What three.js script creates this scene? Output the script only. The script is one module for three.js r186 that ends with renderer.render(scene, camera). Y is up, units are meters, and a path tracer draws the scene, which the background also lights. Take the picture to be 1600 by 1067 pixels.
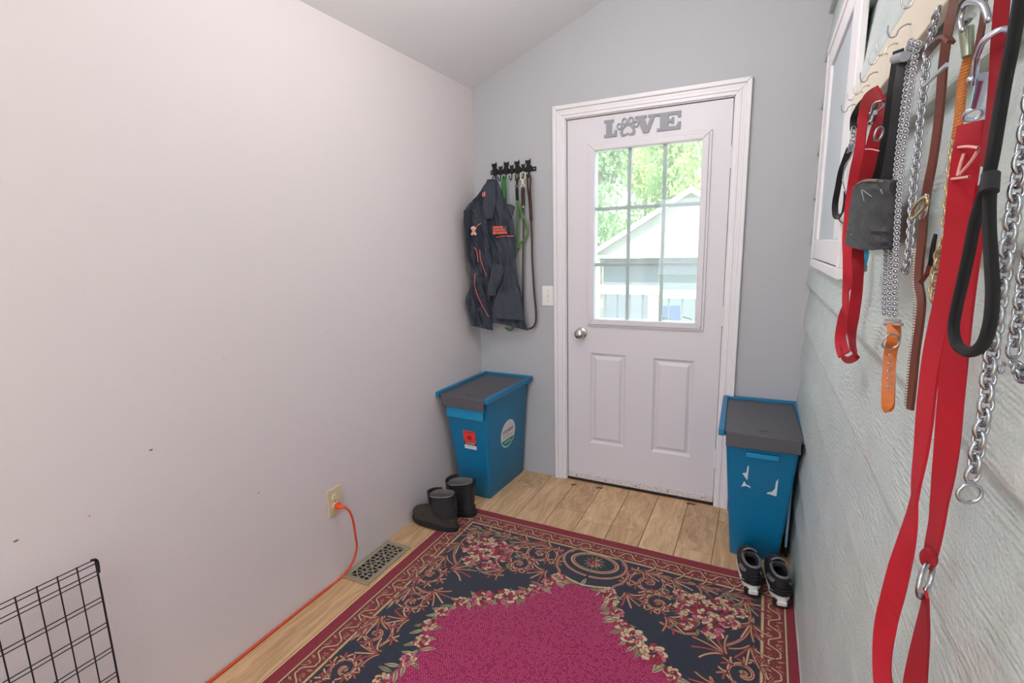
import * as THREE from 'three';
import { RoundedBoxGeometry } from 'three/addons/geometries/RoundedBoxGeometry.js';
import { mergeGeometries, mergeVertices, toCreasedNormals } from 'three/addons/utils/BufferGeometryUtils.js';
import { RectAreaLightUniformsLib } from 'three/addons/lights/RectAreaLightUniformsLib.js';
import { FontLoader } from 'three/addons/loaders/FontLoader.js';
import { createNoise2D, createNoise3D } from 'simplex-noise';

// ---------------------------------------------------------------- camera, sky, sun, exposure
RectAreaLightUniformsLib.init();
const scene = new THREE.Scene();
const camera = new THREE.PerspectiveCamera(68.1315, 1600 / 1067, 0.03, 200);
camera.rotation.order = 'YXZ';
camera.position.set(1.5595, 1.3882, 2.7099);
camera.rotation.set(-0.1845, 0.4594, -0.0242);
camera.updateMatrixWorld();
const renderer = new THREE.WebGLRenderer({ antialias: true });
renderer.toneMapping = THREE.LinearToneMapping;
renderer.toneMappingExposure = 1.0;
renderer.shadowMap.enabled = true;
{ // an even bright summer sky: paler towards the horizon
  const w = 8, h = 64, data = new Float32Array(w * h * 4);
  for (let y = 0; y < h; y++) {
    const e = Math.max(0, (y + 0.5) / h * 2 - 1), k = Math.pow(e, 0.55);
    for (let x = 0; x < w; x++) data.set([4.4 - 1.5 * k, 4.75 - 0.9 * k, 5.3 - 0.3 * k, 1], (y * w + x) * 4);
  }
  const sky = new THREE.DataTexture(data, w, h, THREE.RGBAFormat, THREE.FloatType);
  sky.mapping = THREE.EquirectangularReflectionMapping; sky.magFilter = THREE.LinearFilter; sky.needsUpdate = true;
  scene.background = sky;
}
const sun = new THREE.DirectionalLight(0xfff3dd, 11);
sun.position.set(9, 17, 7); sun.target.position.set(0, 0, -8); sun.castShadow = true;
sun.shadow.mapSize.set(2048, 2048);
Object.assign(sun.shadow.camera, { left: -16, right: 16, top: 16, bottom: -16, near: 1, far: 60 });
scene.add(sun, sun.target);

// ---------------------------------------------------------------- measures of the room (metres)
const W = 1.762, HC = 2.283, SLOPE = 0.3845, ZR = 5.0;       // width, eaves height at the left wall, rise of the ceiling, room length
const DX0 = 0.578, DX1 = 1.396, DY0 = 0.015, DY1 = 2.045;    // door leaf
const LAMPS = [ // hanging globes above and behind the frame: place and candela
  [1.0, 2.42, 1.3, 1.6, 'white glass globe lamp hanging over the rug'], [1.0, 2.35, 3.7, 3.2, 'white glass globe lamp hanging before the patio door']];

// ---------------------------------------------------------------- helpers
let seed = 7;
const rnd = () => { seed = (seed + 0x6d2b79f5) | 0; let t = Math.imul(seed ^ (seed >>> 15), 1 | seed); t = (t + Math.imul(t ^ (t >>> 7), 61 | t)) ^ t; return ((t ^ (t >>> 14)) >>> 0) / 4294967296; };
const n2 = createNoise2D(rnd), n3 = createNoise3D(rnd);
const V = (x, y, z) => new THREE.Vector3(x, y, z), lerp = THREE.MathUtils.lerp, clamp = THREE.MathUtils.clamp;
const fbm = (x, y, o = 4) => { let s = 0, a = 0.5; for (let i = 0; i < o; i++) { s += a * n2(x, y); x = x * 2 + 3.1; y = y * 2 - 1.7; a /= 2; } return s; };
// a photograph pixel (1600 x 1067) followed to the plane x, y or z = value
const F = 533.5 / Math.tan(THREE.MathUtils.degToRad(68.1315 / 2));
const rayOf = (u, v) => V((u - 800) / F, (533.5 - v) / F, -1).applyQuaternion(camera.quaternion);
function at(u, v, axis, value) { const d = rayOf(u, v), c = camera.position; return d.multiplyScalar((value - c[axis]) / d[axis]).add(c); }

const taken = new Map();
function numbered(name) { const n = taken.get(name) ?? 0; taken.set(name, n + 1); return n ? name + '_' + String(n).padStart(3, '0') : name; }
function tag(o, label, category, group, kind) { if (label) o.userData.label = label; if (category) o.userData.category = category; if (group) o.userData.group = group; if (kind) o.userData.kind = kind; return o; }
function thing(name, label, category, pos = [0, 0, 0], turn = 0, group) { const o = new THREE.Group(); o.name = numbered(name); o.position.set(...pos); o.rotation.y = turn; scene.add(o); return tag(o, label, category, group); }
function structure(name, label, category) { const o = new THREE.Group(); o.name = name; scene.add(o); return tag(o, label, category, null, 'structure'); }
function part(name, geo, mat, parent, label) { const m = new THREE.Mesh(geo, mat); m.name = name; m.castShadow = m.receiveShadow = true; parent.add(m); if (label) m.userData.label = label; return m; }
const soft = (g) => { const q = g.index ? g.toNonIndexed() : g; for (const k of Object.keys(q.attributes)) if (!['position', 'normal', 'uv'].includes(k)) q.deleteAttribute(k); if (!q.attributes.uv) q.setAttribute('uv', new THREE.BufferAttribute(new Float32Array(q.attributes.position.count * 2), 2)); return q; };
const merge = (list) => mergeGeometries(list.map(soft));
const box = (x0, x1, y0, y1, z0, z1) => new THREE.BoxGeometry(x1 - x0, y1 - y0, z1 - z0).translate((x0 + x1) / 2, (y0 + y1) / 2, (z0 + z1) / 2);
const rbox = (x0, x1, y0, y1, z0, z1, r = 0.004, s = 2) => new RoundedBoxGeometry(x1 - x0, y1 - y0, z1 - z0, s, Math.min(r, (x1 - x0) / 2.01, (y1 - y0) / 2.01, (z1 - z0) / 2.01)).translate((x0 + x1) / 2, (y0 + y1) / 2, (z0 + z1) / 2);
const curveOf = (pts, closed = false) => new THREE.CatmullRomCurve3(pts, closed, 'centripetal');
const tube = (pts, r, n = 40, s = 8, closed = false) => new THREE.TubeGeometry(curveOf(pts, closed), n, r, s, closed);
function rod(p, q, r0, r1 = r0, s = 12) { const d = q.clone().sub(p), g = new THREE.CylinderGeometry(r1, r0, d.length(), s); g.applyQuaternion(new THREE.Quaternion().setFromUnitVectors(V(0, 1, 0), d.clone().normalize())); return g.translate((p.x + q.x) / 2, (p.y + q.y) / 2, (p.z + q.z) / 2); }
const poly = (pts) => new THREE.Shape(pts.map((p) => new THREE.Vector2(...p)));
const extrude = (shape, depth, bevel = 0, seg = 2) => new THREE.ExtrudeGeometry(shape, { depth, bevelEnabled: bevel > 0, bevelSize: bevel, bevelThickness: bevel, bevelSegments: seg, bevelOffset: -bevel, curveSegments: 20 });
// a bent sheet with thickness: fn(u, v) gives its middle surface
function sheet(nu, nv, fn, t, wrap = false) {
  const P = [], N = [], idx = [], uv = [], id = (i, j, s) => s * (nu + 1) * (nv + 1) + j * (nu + 1) + i;
  for (let j = 0; j <= nv; j++) for (let i = 0; i <= nu; i++) P.push(fn(i / nu, j / nv));
  const g = (i, j) => P[clamp(j, 0, nv) * (nu + 1) + (wrap ? (i + nu) % nu : clamp(i, 0, nu))];
  for (let j = 0; j <= nv; j++) for (let i = 0; i <= nu; i++) N.push(g(i + 1, j).clone().sub(g(i - 1, j)).cross(g(i, j + 1).clone().sub(g(i, j - 1))).normalize());
  const pos = [];
  for (const s of [0.5, -0.5]) for (let k = 0; k < P.length; k++) { const p = P[k].clone().addScaledVector(N[k], s * t); pos.push(p.x, p.y, p.z); uv.push((k % (nu + 1)) / nu, Math.floor(k / (nu + 1)) / nv); }
  for (let j = 0; j < nv; j++) for (let i = 0; i < nu; i++) { const a = id(i, j, 0), b = id(i + 1, j, 0), c = id(i + 1, j + 1, 0), d = id(i, j + 1, 0), o = (nu + 1) * (nv + 1); idx.push(a, b, c, a, c, d, a + o, c + o, b + o, a + o, d + o, c + o); }
  const edge = (a, b) => { const o = (nu + 1) * (nv + 1); idx.push(a, a + o, b + o, a, b + o, b); };
  for (let i = 0; i < nu; i++) { edge(id(i, 0, 0), id(i + 1, 0, 0)); edge(id(i + 1, nv, 0), id(i, nv, 0)); }
  if (!wrap) for (let j = 0; j < nv; j++) { edge(id(0, j + 1, 0), id(0, j, 0)); edge(id(nu, j, 0), id(nu, j + 1, 0)); }
  const geo = new THREE.BufferGeometry();
  geo.setAttribute('position', new THREE.Float32BufferAttribute(pos, 3)); geo.setAttribute('uv', new THREE.Float32BufferAttribute(uv, 2)); geo.setIndex(idx);
  return toCreasedNormals(geo, 0.9);
}
// rings of equal length joined into a skin, ends closed if asked
function loft(rings, capA = false, capB = false, crease = 0.7) {
  const n = rings[0].length, pos = [], idx = [], uv = [];
  rings.forEach((r, j) => r.forEach((p, i) => { pos.push(p.x, p.y, p.z); uv.push(i / n, j / (rings.length - 1)); }));
  for (let j = 0; j < rings.length - 1; j++) for (let i = 0; i < n; i++) { const a = j * n + i, b = j * n + (i + 1) % n; idx.push(a, b, b + n, a, b + n, a + n); }
  const cap = (j, flip) => { const c = rings[j].reduce((s, p) => s.add(p), V(0, 0, 0)).divideScalar(n), k = pos.length / 3; pos.push(c.x, c.y, c.z); uv.push(0.5, 0.5); for (let i = 0; i < n; i++) { const a = j * n + i, b = j * n + (i + 1) % n; flip ? idx.push(k, b, a) : idx.push(k, a, b); } };
  if (capA) cap(0, true); if (capB) cap(rings.length - 1, false);
  const g = new THREE.BufferGeometry();
  g.setAttribute('position', new THREE.Float32BufferAttribute(pos, 3)); g.setAttribute('uv', new THREE.Float32BufferAttribute(uv, 2)); g.setIndex(idx);
  return toCreasedNormals(g, crease);
}
// a strap along photograph pixels: list of [u, v, width in pixels, distance from the right wall]
function strapPx(list, t = 0.0022) {
  const c = list.map(([u, v, , d]) => at(u, v, 'x', W - d)), curve = curveOf(c), n = list.length - 1;
  const width = list.map(([u, v, w], i) => rayOf(u - w / 2, v).angleTo(rayOf(u + w / 2, v)) * c[i].distanceTo(camera.position)), w0 = Math.max(...width);
  const nv = n * 7;
  return sheet(3, nv, (a, b) => {
    const p = curve.getPoint(b), k = b * n, i = Math.min(n - 1, Math.floor(k)), w = lerp(width[i], width[i + 1], k - i), tan = curve.getTangent(b);
    const view = p.clone().sub(camera.position); let dir = view.clone().cross(V(0, 1, 0)).normalize(); dir.addScaledVector(tan, -dir.dot(tan)).normalize();
    dir.applyAxisAngle(tan, Math.acos(clamp(w / w0, 0.05, 1)));
    return p.addScaledVector(dir, (a - 0.5) * w0);
  }, t);
}
const pathPx = (list, d) => list.map(([u, v, e]) => at(u, v, 'x', W - (e ?? d)));

// ---------------------------------------------------------------- textures
function dataTex(w, h, fn, srgb = false, repeat = true) {
  const d = new Uint8Array(w * h * 4);
  for (let y = 0; y < h; y++) for (let x = 0; x < w; x++) { const c = fn(x / w, y / h, x, y), o = (y * w + x) * 4; if (typeof c === 'number') d[o] = d[o + 1] = d[o + 2] = clamp(c * 255, 0, 255); else { d[o] = clamp(c[0], 0, 255); d[o + 1] = clamp(c[1], 0, 255); d[o + 2] = clamp(c[2], 0, 255); } d[o + 3] = 255; }
  const t = new THREE.DataTexture(d, w, h); t.magFilter = THREE.LinearFilter; t.minFilter = THREE.LinearMipmapLinearFilter; t.generateMipmaps = true;
  if (repeat) t.wrapS = t.wrapT = THREE.RepeatWrapping; if (srgb) t.colorSpace = THREE.SRGBColorSpace; t.needsUpdate = true; return t;
}
function canvasTex(w, h, draw) { const c = document.createElement('canvas'); c.width = w; c.height = h; draw(c.getContext('2d'), w, h); const t = new THREE.CanvasTexture(c); t.colorSpace = THREE.SRGBColorSpace; return t; }
const per = (u, v, k, o = 3) => { // noise that repeats over the tile
  const a = Math.PI * 2, r = k / a; let s = 0, g = 0.5, f = 1;
  for (let i = 0; i < o; i++) { s += g * (n3(Math.cos(u * a) * r * f, Math.sin(u * a) * r * f, Math.cos(v * a) * r * f + 7.7 * i) + n3(Math.sin(v * a) * r * f + 31, Math.cos(u * a) * r * f, Math.sin(u * a) * r * f)) * 0.6; f *= 2; g /= 2; }
  return s;
};
const orangePeel = dataTex(512, 512, (u, v) => 0.5 + 0.4 * per(u, v, 60, 3));
const clothBump = dataTex(256, 256, (u, v, x, y) => 0.5 + 0.25 * Math.sin(x * Math.PI / 2) * Math.sin(y * Math.PI / 2) + 0.25 * per(u, v, 30, 2));
const webBump = dataTex(128, 128, (u, v, x, y) => 0.5 + 0.5 * Math.sin((x + y) * Math.PI / 8) * Math.sin((x - y) * Math.PI / 8));

// ---------------------------------------------------------------- materials
const std = (color, roughness = 0.6, metalness = 0, more = {}) => new THREE.MeshPhysicalMaterial({ color, roughness, metalness, ...more });
const rep = (t, x, y) => { const c = t.clone(); c.repeat.set(x, y); c.needsUpdate = true; return c; };
const M = {
  wall: std(0xded4d3, 0.62, 0, { bumpMap: rep(orangePeel, 1.5, 1.5), bumpScale: 0.0004 }),
  wallBack: std(0xb6b6b9, 0.6, 0, { bumpMap: rep(orangePeel, 1.5, 1.5), bumpScale: 0.0004 }),
  ceiling: std(0xecebed, 0.75, 0, { bumpMap: rep(orangePeel, 1.2, 1.2), bumpScale: 0.0004 }),
  door: std(0xdcd7db, 0.42), trim: std(0xe8e4e5, 0.4),
  plywood: std(0xb8976c, 0.9), // subfloor and wall sheathing behind the boards
  plastic: std(0xece8e4, 0.35), ivory: std(0xd9c9a4, 0.4), nickel: std(0xc8c4bd, 0.24, 1), steel: std(0xb2b4ba, 0.24, 1), brass: std(0xb9a277, 0.28, 1),
  blackIron: std(0x1b1b1d, 0.5, 0.4), teal: std(0x05739f, 0.42), lid: std(0x56555a, 0.45, 0, { bumpMap: rep(orangePeel, 3, 3), bumpScale: 0.0006 }),
  red: std(0xc40a26, 0.72, 0, { bumpMap: rep(webBump, 2, 60), bumpScale: 0.0006, sheen: 0.3, sheenColor: new THREE.Color(0xff5060) }),
  black: std(0x0f1015, 0.7, 0, { bumpMap: rep(webBump, 2, 40), bumpScale: 0.0005 }), nylon: std(0x26242a, 0.65, 0, { bumpMap: rep(clothBump, 3, 3), bumpScale: 0.0004 }),
  leather: std(0x5f2f22, 0.45), tan: std(0xb8611f, 0.5), darkLeather: std(0x45302a, 0.5), orangeRope: std(0xb0682f, 0.6),
  vest: std(0x3f444f, 0.85, 0, { bumpMap: rep(clothBump, 6, 10), bumpScale: 0.0008 }), vestDark: std(0x2c3038, 0.9, 0, { bumpMap: rep(clothBump, 6, 10), bumpScale: 0.0008 }), piping: std(0xe2705e, 0.6), vestOrange: std(0xe0533a, 0.6),
  green: std(0x2f8a3c, 0.6), greenRope: std(0x56803f, 0.65), orange: std(0xe8461a, 0.45), cord: std(0xd9481c, 0.5), wire: std(0x1d1420, 0.4, 0.2), gray: std(0x8e9098, 0.5),
  boot: std(0x26262a, 0.6, 0, { bumpMap: rep(orangePeel, 2, 2), bumpScale: 0.001 }), bootSuede: std(0x3b342f, 0.8, 0, { bumpMap: rep(orangePeel, 2, 2), bumpScale: 0.001 }), lining: std(0x6a6864, 0.9), soleDark: std(0x1d1d1f, 0.75),
  shoe: std(0x232327, 0.65, 0, { bumpMap: rep(clothBump, 4, 4), bumpScale: 0.0006 }), shoeGrey: std(0x6d6c70, 0.6), shoeWhite: std(0xdad6d0, 0.5), shoeIn: std(0x2b2b30, 0.7),
  darkSteel: std(0xa5a7ad, 0.26, 1), register: std(0xb0a48c, 0.35, 0.5), slotShade: std(0x6f654f, 0.5, 0.6), duct: std(0xa5a8aa, 0.5, 0.7), blue: std(0x2fa3cf, 0.5), paleBlue: std(0x9fc0d8, 0.5),
};
// ---------------------------------------------------------------- floor of laminate planks
{
  const floor = structure('floor', 'light oak laminate plank floor', 'floor');
  { const sf = poly([[-0.1, 0.14], [W + 0.1, 0.14], [W + 0.1, -ZR - 0.1], [-0.1, -ZR - 0.1]]); sf.holes.push(new THREE.Path([[0.0185, -0.998], [0.0185, -1.274], [0.1385, -1.274], [0.1385, -0.998]].map((p) => new THREE.Vector2(...p)))); part('subfloor', extrude(sf, 0.088).rotateX(-Math.PI / 2).translate(0, -0.1, 0), M.plywood, floor); }
  const mats = [0, 1, 2, 3, 4, 5].map((k) => {
    const tone = [0, 8, -9, 4, -4, 12][k], t = dataTex(160, 1024, (u, v) => {
      const warp = fbm(u * 1.2 + k * 9, v * 2.5, 3) * 0.5, g = fbm((u + warp * 0.22) * 16 + k * 31, v * 5 + k, 4), fine = n2(u * 140 + k, v * 16), band = fbm((u + warp * 0.5) * 3 + k * 7, v * 1.6 + k * 3, 3);
      const s = g * 20 + fine * 5 + band * 30 + tone; return [208 + s, 170 + s * 0.97, 128 + s * 0.9];
    }, true, false);
    return std(0xffffff, 0.42, 0, { map: t });
  });
  const geos = new Map(), edges = [0.001]; for (let x = 0.156; x < W; x += 0.16) edges.push(x); edges.push(W - 0.001);
  const start = [0.5, 0.9, 0.2, 0.75, 0.35, 0.41, 0.95, 0.6, 0.47, 0.15, 0.8, 0.55];
  for (let c = 0; c < edges.length - 1; c++) {
    const w = edges[c + 1] - edges[c] - 0.0022; let z = 0.001, len = c === 0 ? 0.995 : c === 6 ? 0.41 : c === 5 ? 0.42 : start[c % 12];
    while (z < ZR - 0.01) {
      const l = Math.min(len, ZR - z) - 0.0022, key = w.toFixed(4) + '/' + l.toFixed(4);
      if (l > 0.02) {
        if (!geos.has(key)) geos.set(key, rbox(0, w, -0.012, 0, 0, l, 0.0012, 1));
        const p = part('plank', geos.get(key), mats[(c * 5 + Math.floor(z * 7)) % 6], floor); p.position.set(edges[c] + 0.001, 0, z);
      }
      z += len; len = 1.215;
      if (c === 0 && z < 1) { for (const [x0, x1] of [[0.001, 0.018], [0.139, 0.155]]) part('plank', rbox(x0, x1, -0.012, 0, z, 1.275, 0.0012, 1), mats[1], floor); z = 1.276; len = 1.1; }
    }
  }
}
{
  const chip = std(0x74553f, 0.9), fl = scene.getObjectByName('floor');
  for (const [u, v, w] of [[897, 757, 6], [937, 762, 7], [1080, 787, 9]]) { const p = at(u, v, 'y', 0.0006), k = w / 330; part('chipped_edge', new THREE.ShapeGeometry(poly([[-k, 0], [-k * 0.3, 0.012], [k * 0.4, 0.008], [k, 0.016], [k * 0.6, -0.014], [0.1 * k, -0.008], [-0.6 * k, -0.02]])).rotateX(-Math.PI / 2).translate(p.x, p.y, p.z), chip, fl); }
}
// ---------------------------------------------------------------- walls and ceiling
const roofY = (x) => HC + SLOPE * x;
{
  const wl = structure('wall_left', 'pale grey painted plaster wall with small scuffs', 'wall');
  part('plaster', (() => { const g = box(-0.12, 0, -0.1, HC + 0.1, -0.14, ZR + 0.12); const p = g.attributes.position, uv = g.attributes.uv; for (let i = 0; i < p.count; i++) uv.setXY(i, p.getZ(i), p.getY(i)); return g; })(), M.wall, wl);
  for (const [u, v, r] of [[236, 703, 0.004], [25, 845, 0.004], [512, 520, 0.002], [140, 806, 0.002], [404, 770, 0.0025], [350, 560, 0.0015]]) { const p = at(u, v, 'x', 0.0004); part('scuff', new THREE.CircleGeometry(r, 10).scale(1.4, 0.7, 1).rotateY(Math.PI / 2).translate(p.x, p.y, p.z), std(0x7b7168, 0.9), wl); }

  const wb = structure('wall_back', 'light grey painted end wall around the door', 'wall');
  const s = poly([[-0.02, -0.1], [DX0 - 0.012, -0.1], [DX0 - 0.012, DY1 + 0.014], [DX1 + 0.012, DY1 + 0.014], [DX1 + 0.012, -0.1], [W + 0.14, -0.1], [W + 0.14, roofY(W + 0.14) + 0.06], [-0.02, roofY(-0.02) + 0.06]]);
  part('plaster', extrude(s, 0.13).translate(0, 0, -0.13), M.wallBack, wb);

  const wr = structure('wall_rear', 'grey painted wall behind the viewer', 'wall');
  const hole = poly([[0.1, 0.02], [1.6, 0.02], [1.6, 2.1], [0.1, 2.1]]), r = poly([[-0.02, -0.1], [W + 0.14, -0.1], [W + 0.14, roofY(W + 0.14) + 0.06], [-0.02, roofY(-0.02) + 0.06]]);
  r.holes.push(hole); part('plaster', extrude(r, 0.13).translate(0, 0, ZR), M.wallBack, wr);
  const w2 = structure('door_2', 'white framed glass patio door behind the viewer', 'patio door');
  for (const b of [[0.1, 1.6, 0.02, 0.1], [0.1, 1.6, 2.02, 2.1], [0.1, 0.17, 0.1, 2.02], [1.53, 1.6, 0.1, 2.02], [0.82, 0.88, 0.1, 2.02]]) part('frame', box(...b, ZR + 0.03, ZR + 0.09), M.trim, w2);
  for (const [a, b] of [[0.17, 0.82], [0.88, 1.53]]) part('pane', box(a, b, 0.1, 2.02, ZR + 0.058, ZR + 0.062), new THREE.MeshPhysicalMaterial({ color: 0xffffff, transmission: 1, roughness: 0, thickness: 0 }), w2);

  const c = structure('ceiling', 'sloping white painted ceiling', 'ceiling');
  const g = extrude(poly([[-0.14, roofY(-0.14)], [W + 0.16, roofY(W + 0.16)], [W + 0.16, roofY(W + 0.16) + 0.12], [-0.14, roofY(-0.14) + 0.12]]), ZR + 0.3).translate(0, 0, -0.15);
  part('plaster', g, M.ceiling, c);
}
// ---------------------------------------------------------------- right wall: lap siding with a wood grain
{
  const wr = structure('wall_right', 'pale grey-green embossed lap siding wall', 'wall');
  part('sheathing', box(W + 0.012, W + 0.14, -0.1, roofY(W + 0.14) + 0.05, -0.13, ZR + 0.1), M.plywood, wr);
  const mats = [0, 1, 2].map((k) => {
    const grain = dataTex(1024, 256, (u, v) => { const w = per(u, v * 0.999, 3, 2); return 0.5 + 0.32 * per(u * 0.999, v, 14, 2) * 0.4 + 0.5 * n2(u * 26 + k * 50, (v + w * 0.06) * 60) * (0.5 + 0.5 * n2(u * 9 + k, v * 5)) + 0.2 * n2(u * 200, v * 90); });
    const col = dataTex(512, 128, (u, v) => { const s = fbm(u * 8 + k * 20, v * 3, 4) * 9 + n2(u * 120 + k, v * 60) * 3, b = Math.max(0, fbm(u * 5 + 40 + k * 11, v * 2.2, 3) - 0.12) * 55; return [190 + s + b * 0.1, 202 + s - b * 0.25, 198 + s - b * 0.2]; }, true);
    return std(0xffffff, 0.36, 0, { map: col, bumpMap: grain, bumpScale: 0.0018 });
  });
  const exp = 0.19, y0 = 0.9942 - 5 * exp;
  for (let k = -1, n = 0; k < 16; k++, n++) {
    const a = Math.max(0.001, y0 + k * exp), b = Math.min(y0 + (k + 1) * exp + 0.014, roofY(W) - 0.002); if (b - a < 0.03) continue;
    const s = poly([[0.012, 0], [-0.010, 0], [-0.0135, 0.002], [-0.015, 0.006], [-0.0152, 0.011], [0.007, b - a], [0.012, b - a]]);
    const g = new THREE.ExtrudeGeometry(s, { depth: ZR - 0.002, bevelEnabled: false }).translate(W, a, 0.001);
    const p = g.attributes.position, uv = g.attributes.uv; for (let i = 0; i < p.count; i++) uv.setXY(i, p.getZ(i) / 1.6 + n * 0.37, (p.getY(i) - a) / 0.4 + n * 0.21);
    part('siding_board', g, mats[n % 3], wr);
  }
}
// ---------------------------------------------------------------- door, casing, glass
{
  const trim = structure('trim_1', 'white moulded door casing', 'door casing');
  const a = DX0 - 0.004, b = DX1 + 0.004, t = DY1 + 0.004, wd = 0.072;
  const layer = (i0, i1, z0, dz, bev) => [
    ['casing_left', [[a - i1, 0], [a - i0, 0], [a - i0, t + i0], [a - i1, t + i1]]],
    ['casing_right', [[b + i0, 0], [b + i1, 0], [b + i1, t + i1], [b + i0, t + i0]]],
    ['casing_head', [[a - i0, t + i0], [b + i0, t + i0], [b + i1, t + i1], [a - i1, t + i1]]]].map(([n, q]) => [n, extrude(poly(q), dz, bev).translate(0, 0, z0)]);
  const sets = [layer(0.004, wd, 0.0005, 0.011, 0.003), layer(wd - 0.022, wd, 0.006, 0.014, 0.005), layer(0.02, 0.03, 0.008, 0.008, 0.003), layer(0.036, 0.042, 0.008, 0.006, 0.002)];
  for (let k = 0; k < 3; k++) part(sets[0][k][0], merge(sets.map((s) => s[k][1])), M.trim, trim);
  part('jamb', merge([box(a - 0.02, a, 0, t, -0.12, 0.004), box(b, b + 0.012, 0, t, -0.12, 0.004), box(a, b, t, t + 0.014, -0.12, 0.004)]), M.trim, trim);
  part('door_stop', merge([box(a - 0.002, a + 0.012, 0, t, -0.075, -0.055), box(b - 0.012, b + 0.002, 0, t, -0.075, -0.055), box(a, b, t - 0.012, t + 0.002, -0.075, -0.055)]), M.trim, trim);
  part('threshold', rbox(a, b, 0.0, 0.012, -0.13, -0.006, 0.003), std(0x3a322c, 0.6, 0.3), trim);

  const door = structure('door_1', 'white steel entry door with nine-lite window and two raised panels', 'door');
  const G = { x0: 0.735, x1: 1.268, y0: 0.985, y1: 1.875 };
  const leaf = poly([[DX0, DY0], [DX1, DY0], [DX1, DY1], [DX0, DY1]]), rect = (x0, x1, y0, y1) => poly([[x0, y0], [x0, y1], [x1, y1], [x1, y0]]);
  const panels = [[0.712, 0.913, 0.25, 0.787], [1.066, 1.273, 0.252, 0.782]];
  leaf.holes.push(rect(G.x0 - 0.012, G.x1 + 0.012, G.y0 - 0.012, G.y1 + 0.012), ...panels.map((p) => rect(...p)));
  part('leaf', extrude(leaf, 0.041, 0.0015).translate(0, 0, -0.047), M.door, door);
  for (const [x0, x1, y0, y1] of panels) {
    const e = 0.012, m = 0.034; // sloped groove, then a raised field
    const ring = (i, z) => [V(x0 + i, y0 + i, z), V(x1 - i, y0 + i, z), V(x1 - i, y1 - i, z), V(x0 + i, y1 - i, z)];
    part('raised_panel', loft([ring(-0.001, -0.007), ring(e, -0.017), ring(e + 0.006, -0.017), ring(m, -0.006), ring(m + 0.002, -0.0055)], false, true, 0.2), M.door, door);
  }
  const F4 = (o, i, z0, dz, bev) => { const X = [G.x0 - o, G.x1 + o, G.y0 - o, G.y1 + o], Y = [G.x0 - i, G.x1 + i, G.y0 - i, G.y1 + i]; return [[[X[0], X[2]], [X[1], X[2]], [Y[1], Y[2]], [Y[0], Y[2]]], [[X[0], X[3]], [Y[0], Y[3]], [Y[1], Y[3]], [X[1], X[3]]], [[X[0], X[2]], [Y[0], Y[2]], [Y[0], Y[3]], [X[0], X[3]]], [[X[1], X[2]], [X[1], X[3]], [Y[1], Y[3]], [Y[1], Y[2]]]].map((q) => extrude(poly(q), dz, bev).translate(0, 0, z0)); };
  const l1 = F4(0.042, 0.014, -0.008, 0.011, 0.003), l2 = F4(0.03, 0.0, -0.03, 0.041, 0.004), l3 = F4(0.034, 0.0, -0.052, 0.02, 0.002);
  for (let k = 0; k < 4; k++) part('window_frame', merge([l1[k], l2[k], l3[k]]), M.door, door);
  const cx = [G.x0, G.x0 + 0.1775, G.x0 + 0.3555, G.x1], cy = [G.y0, G.y0 + 0.297, G.y0 + 0.594, G.y1], mt = std(0x939b9f, 0.5);
  for (const x of cx.slice(1, 3)) part('muntin', rbox(x - 0.0098, x + 0.0098, G.y0, G.y1, -0.028, -0.02, 0.002), mt, door);
  for (const y of cy.slice(1, 3)) part('muntin', rbox(G.x0, G.x1, y - 0.0095, y + 0.0095, -0.0282, -0.0202, 0.002), mt, door);
  const glass = new THREE.MeshPhysicalMaterial({ color: 0xf4f8f6, roughness: 0, transmission: 0.82, thickness: 0, ior: 1.45 });  // partly white and diffuse: haze over the outdoor view is put into the glass
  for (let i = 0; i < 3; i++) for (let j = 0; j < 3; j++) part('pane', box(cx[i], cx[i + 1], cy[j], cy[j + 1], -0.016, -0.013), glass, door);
  // door sweep with screws, hinges, knob
  const sw = part('door_sweep', rbox(DX0 + 0.002, DX1 - 0.002, 0.016, 0.05, -0.007, 0.0, 0.002), std(0xffffff, 0.5, 0, { map: dataTex(512, 64, (u, v) => { const d = Math.max(0, fbm(u * 26, v * 4, 4) + 0.25 * n2(u * 90, v * 9) - 0.05) * 0.8; return [222 - 120 * d, 216 - 140 * d, 216 - 160 * d]; }, true) }), door);
  for (let k = 0; k < 5; k++) part('screw', new THREE.CylinderGeometry(0.0035, 0.0035, 0.002, 10).rotateX(Math.PI / 2).translate(lerp(0.63, 1.34, k / 4), 0.032, 0.0008), std(0x4a3a30, 0.6, 0.5), sw);
  for (const y of [1.78, 1.025, 0.27]) {
    const g = [box(1.392, 1.404, y - 0.05, y + 0.05, -0.006, 0.001)]; for (let k = 0; k < 5; k++) g.push(new THREE.CylinderGeometry(0.0065, 0.0065, 0.0195, 12).translate(1.4, y - 0.04 + k * 0.02, 0.008));
    part('hinge', merge(g), M.trim, door);
  }
  const kb = part('door_knob', new THREE.LatheGeometry([[0, 0.064], [0.012, 0.064], [0.014, 0.061], [0.022, 0.06], [0.027, 0.052], [0.0285, 0.044], [0.026, 0.036], [0.017, 0.028], [0.012, 0.022], [0.012, 0.01], [0.028, 0.008], [0.033, 0.004], [0.033, 0]].map((p) => new THREE.Vector2(...p)), 32).rotateX(Math.PI / 2).translate(0.66, 0.9, -0.006), M.nickel, door, 'round brushed nickel door knob');
  part('lock_button', new THREE.CylinderGeometry(0.006, 0.006, 0.006, 14).rotateX(Math.PI / 2).translate(0.66, 0.9, 0.059), M.steel, kb);
}
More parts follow.
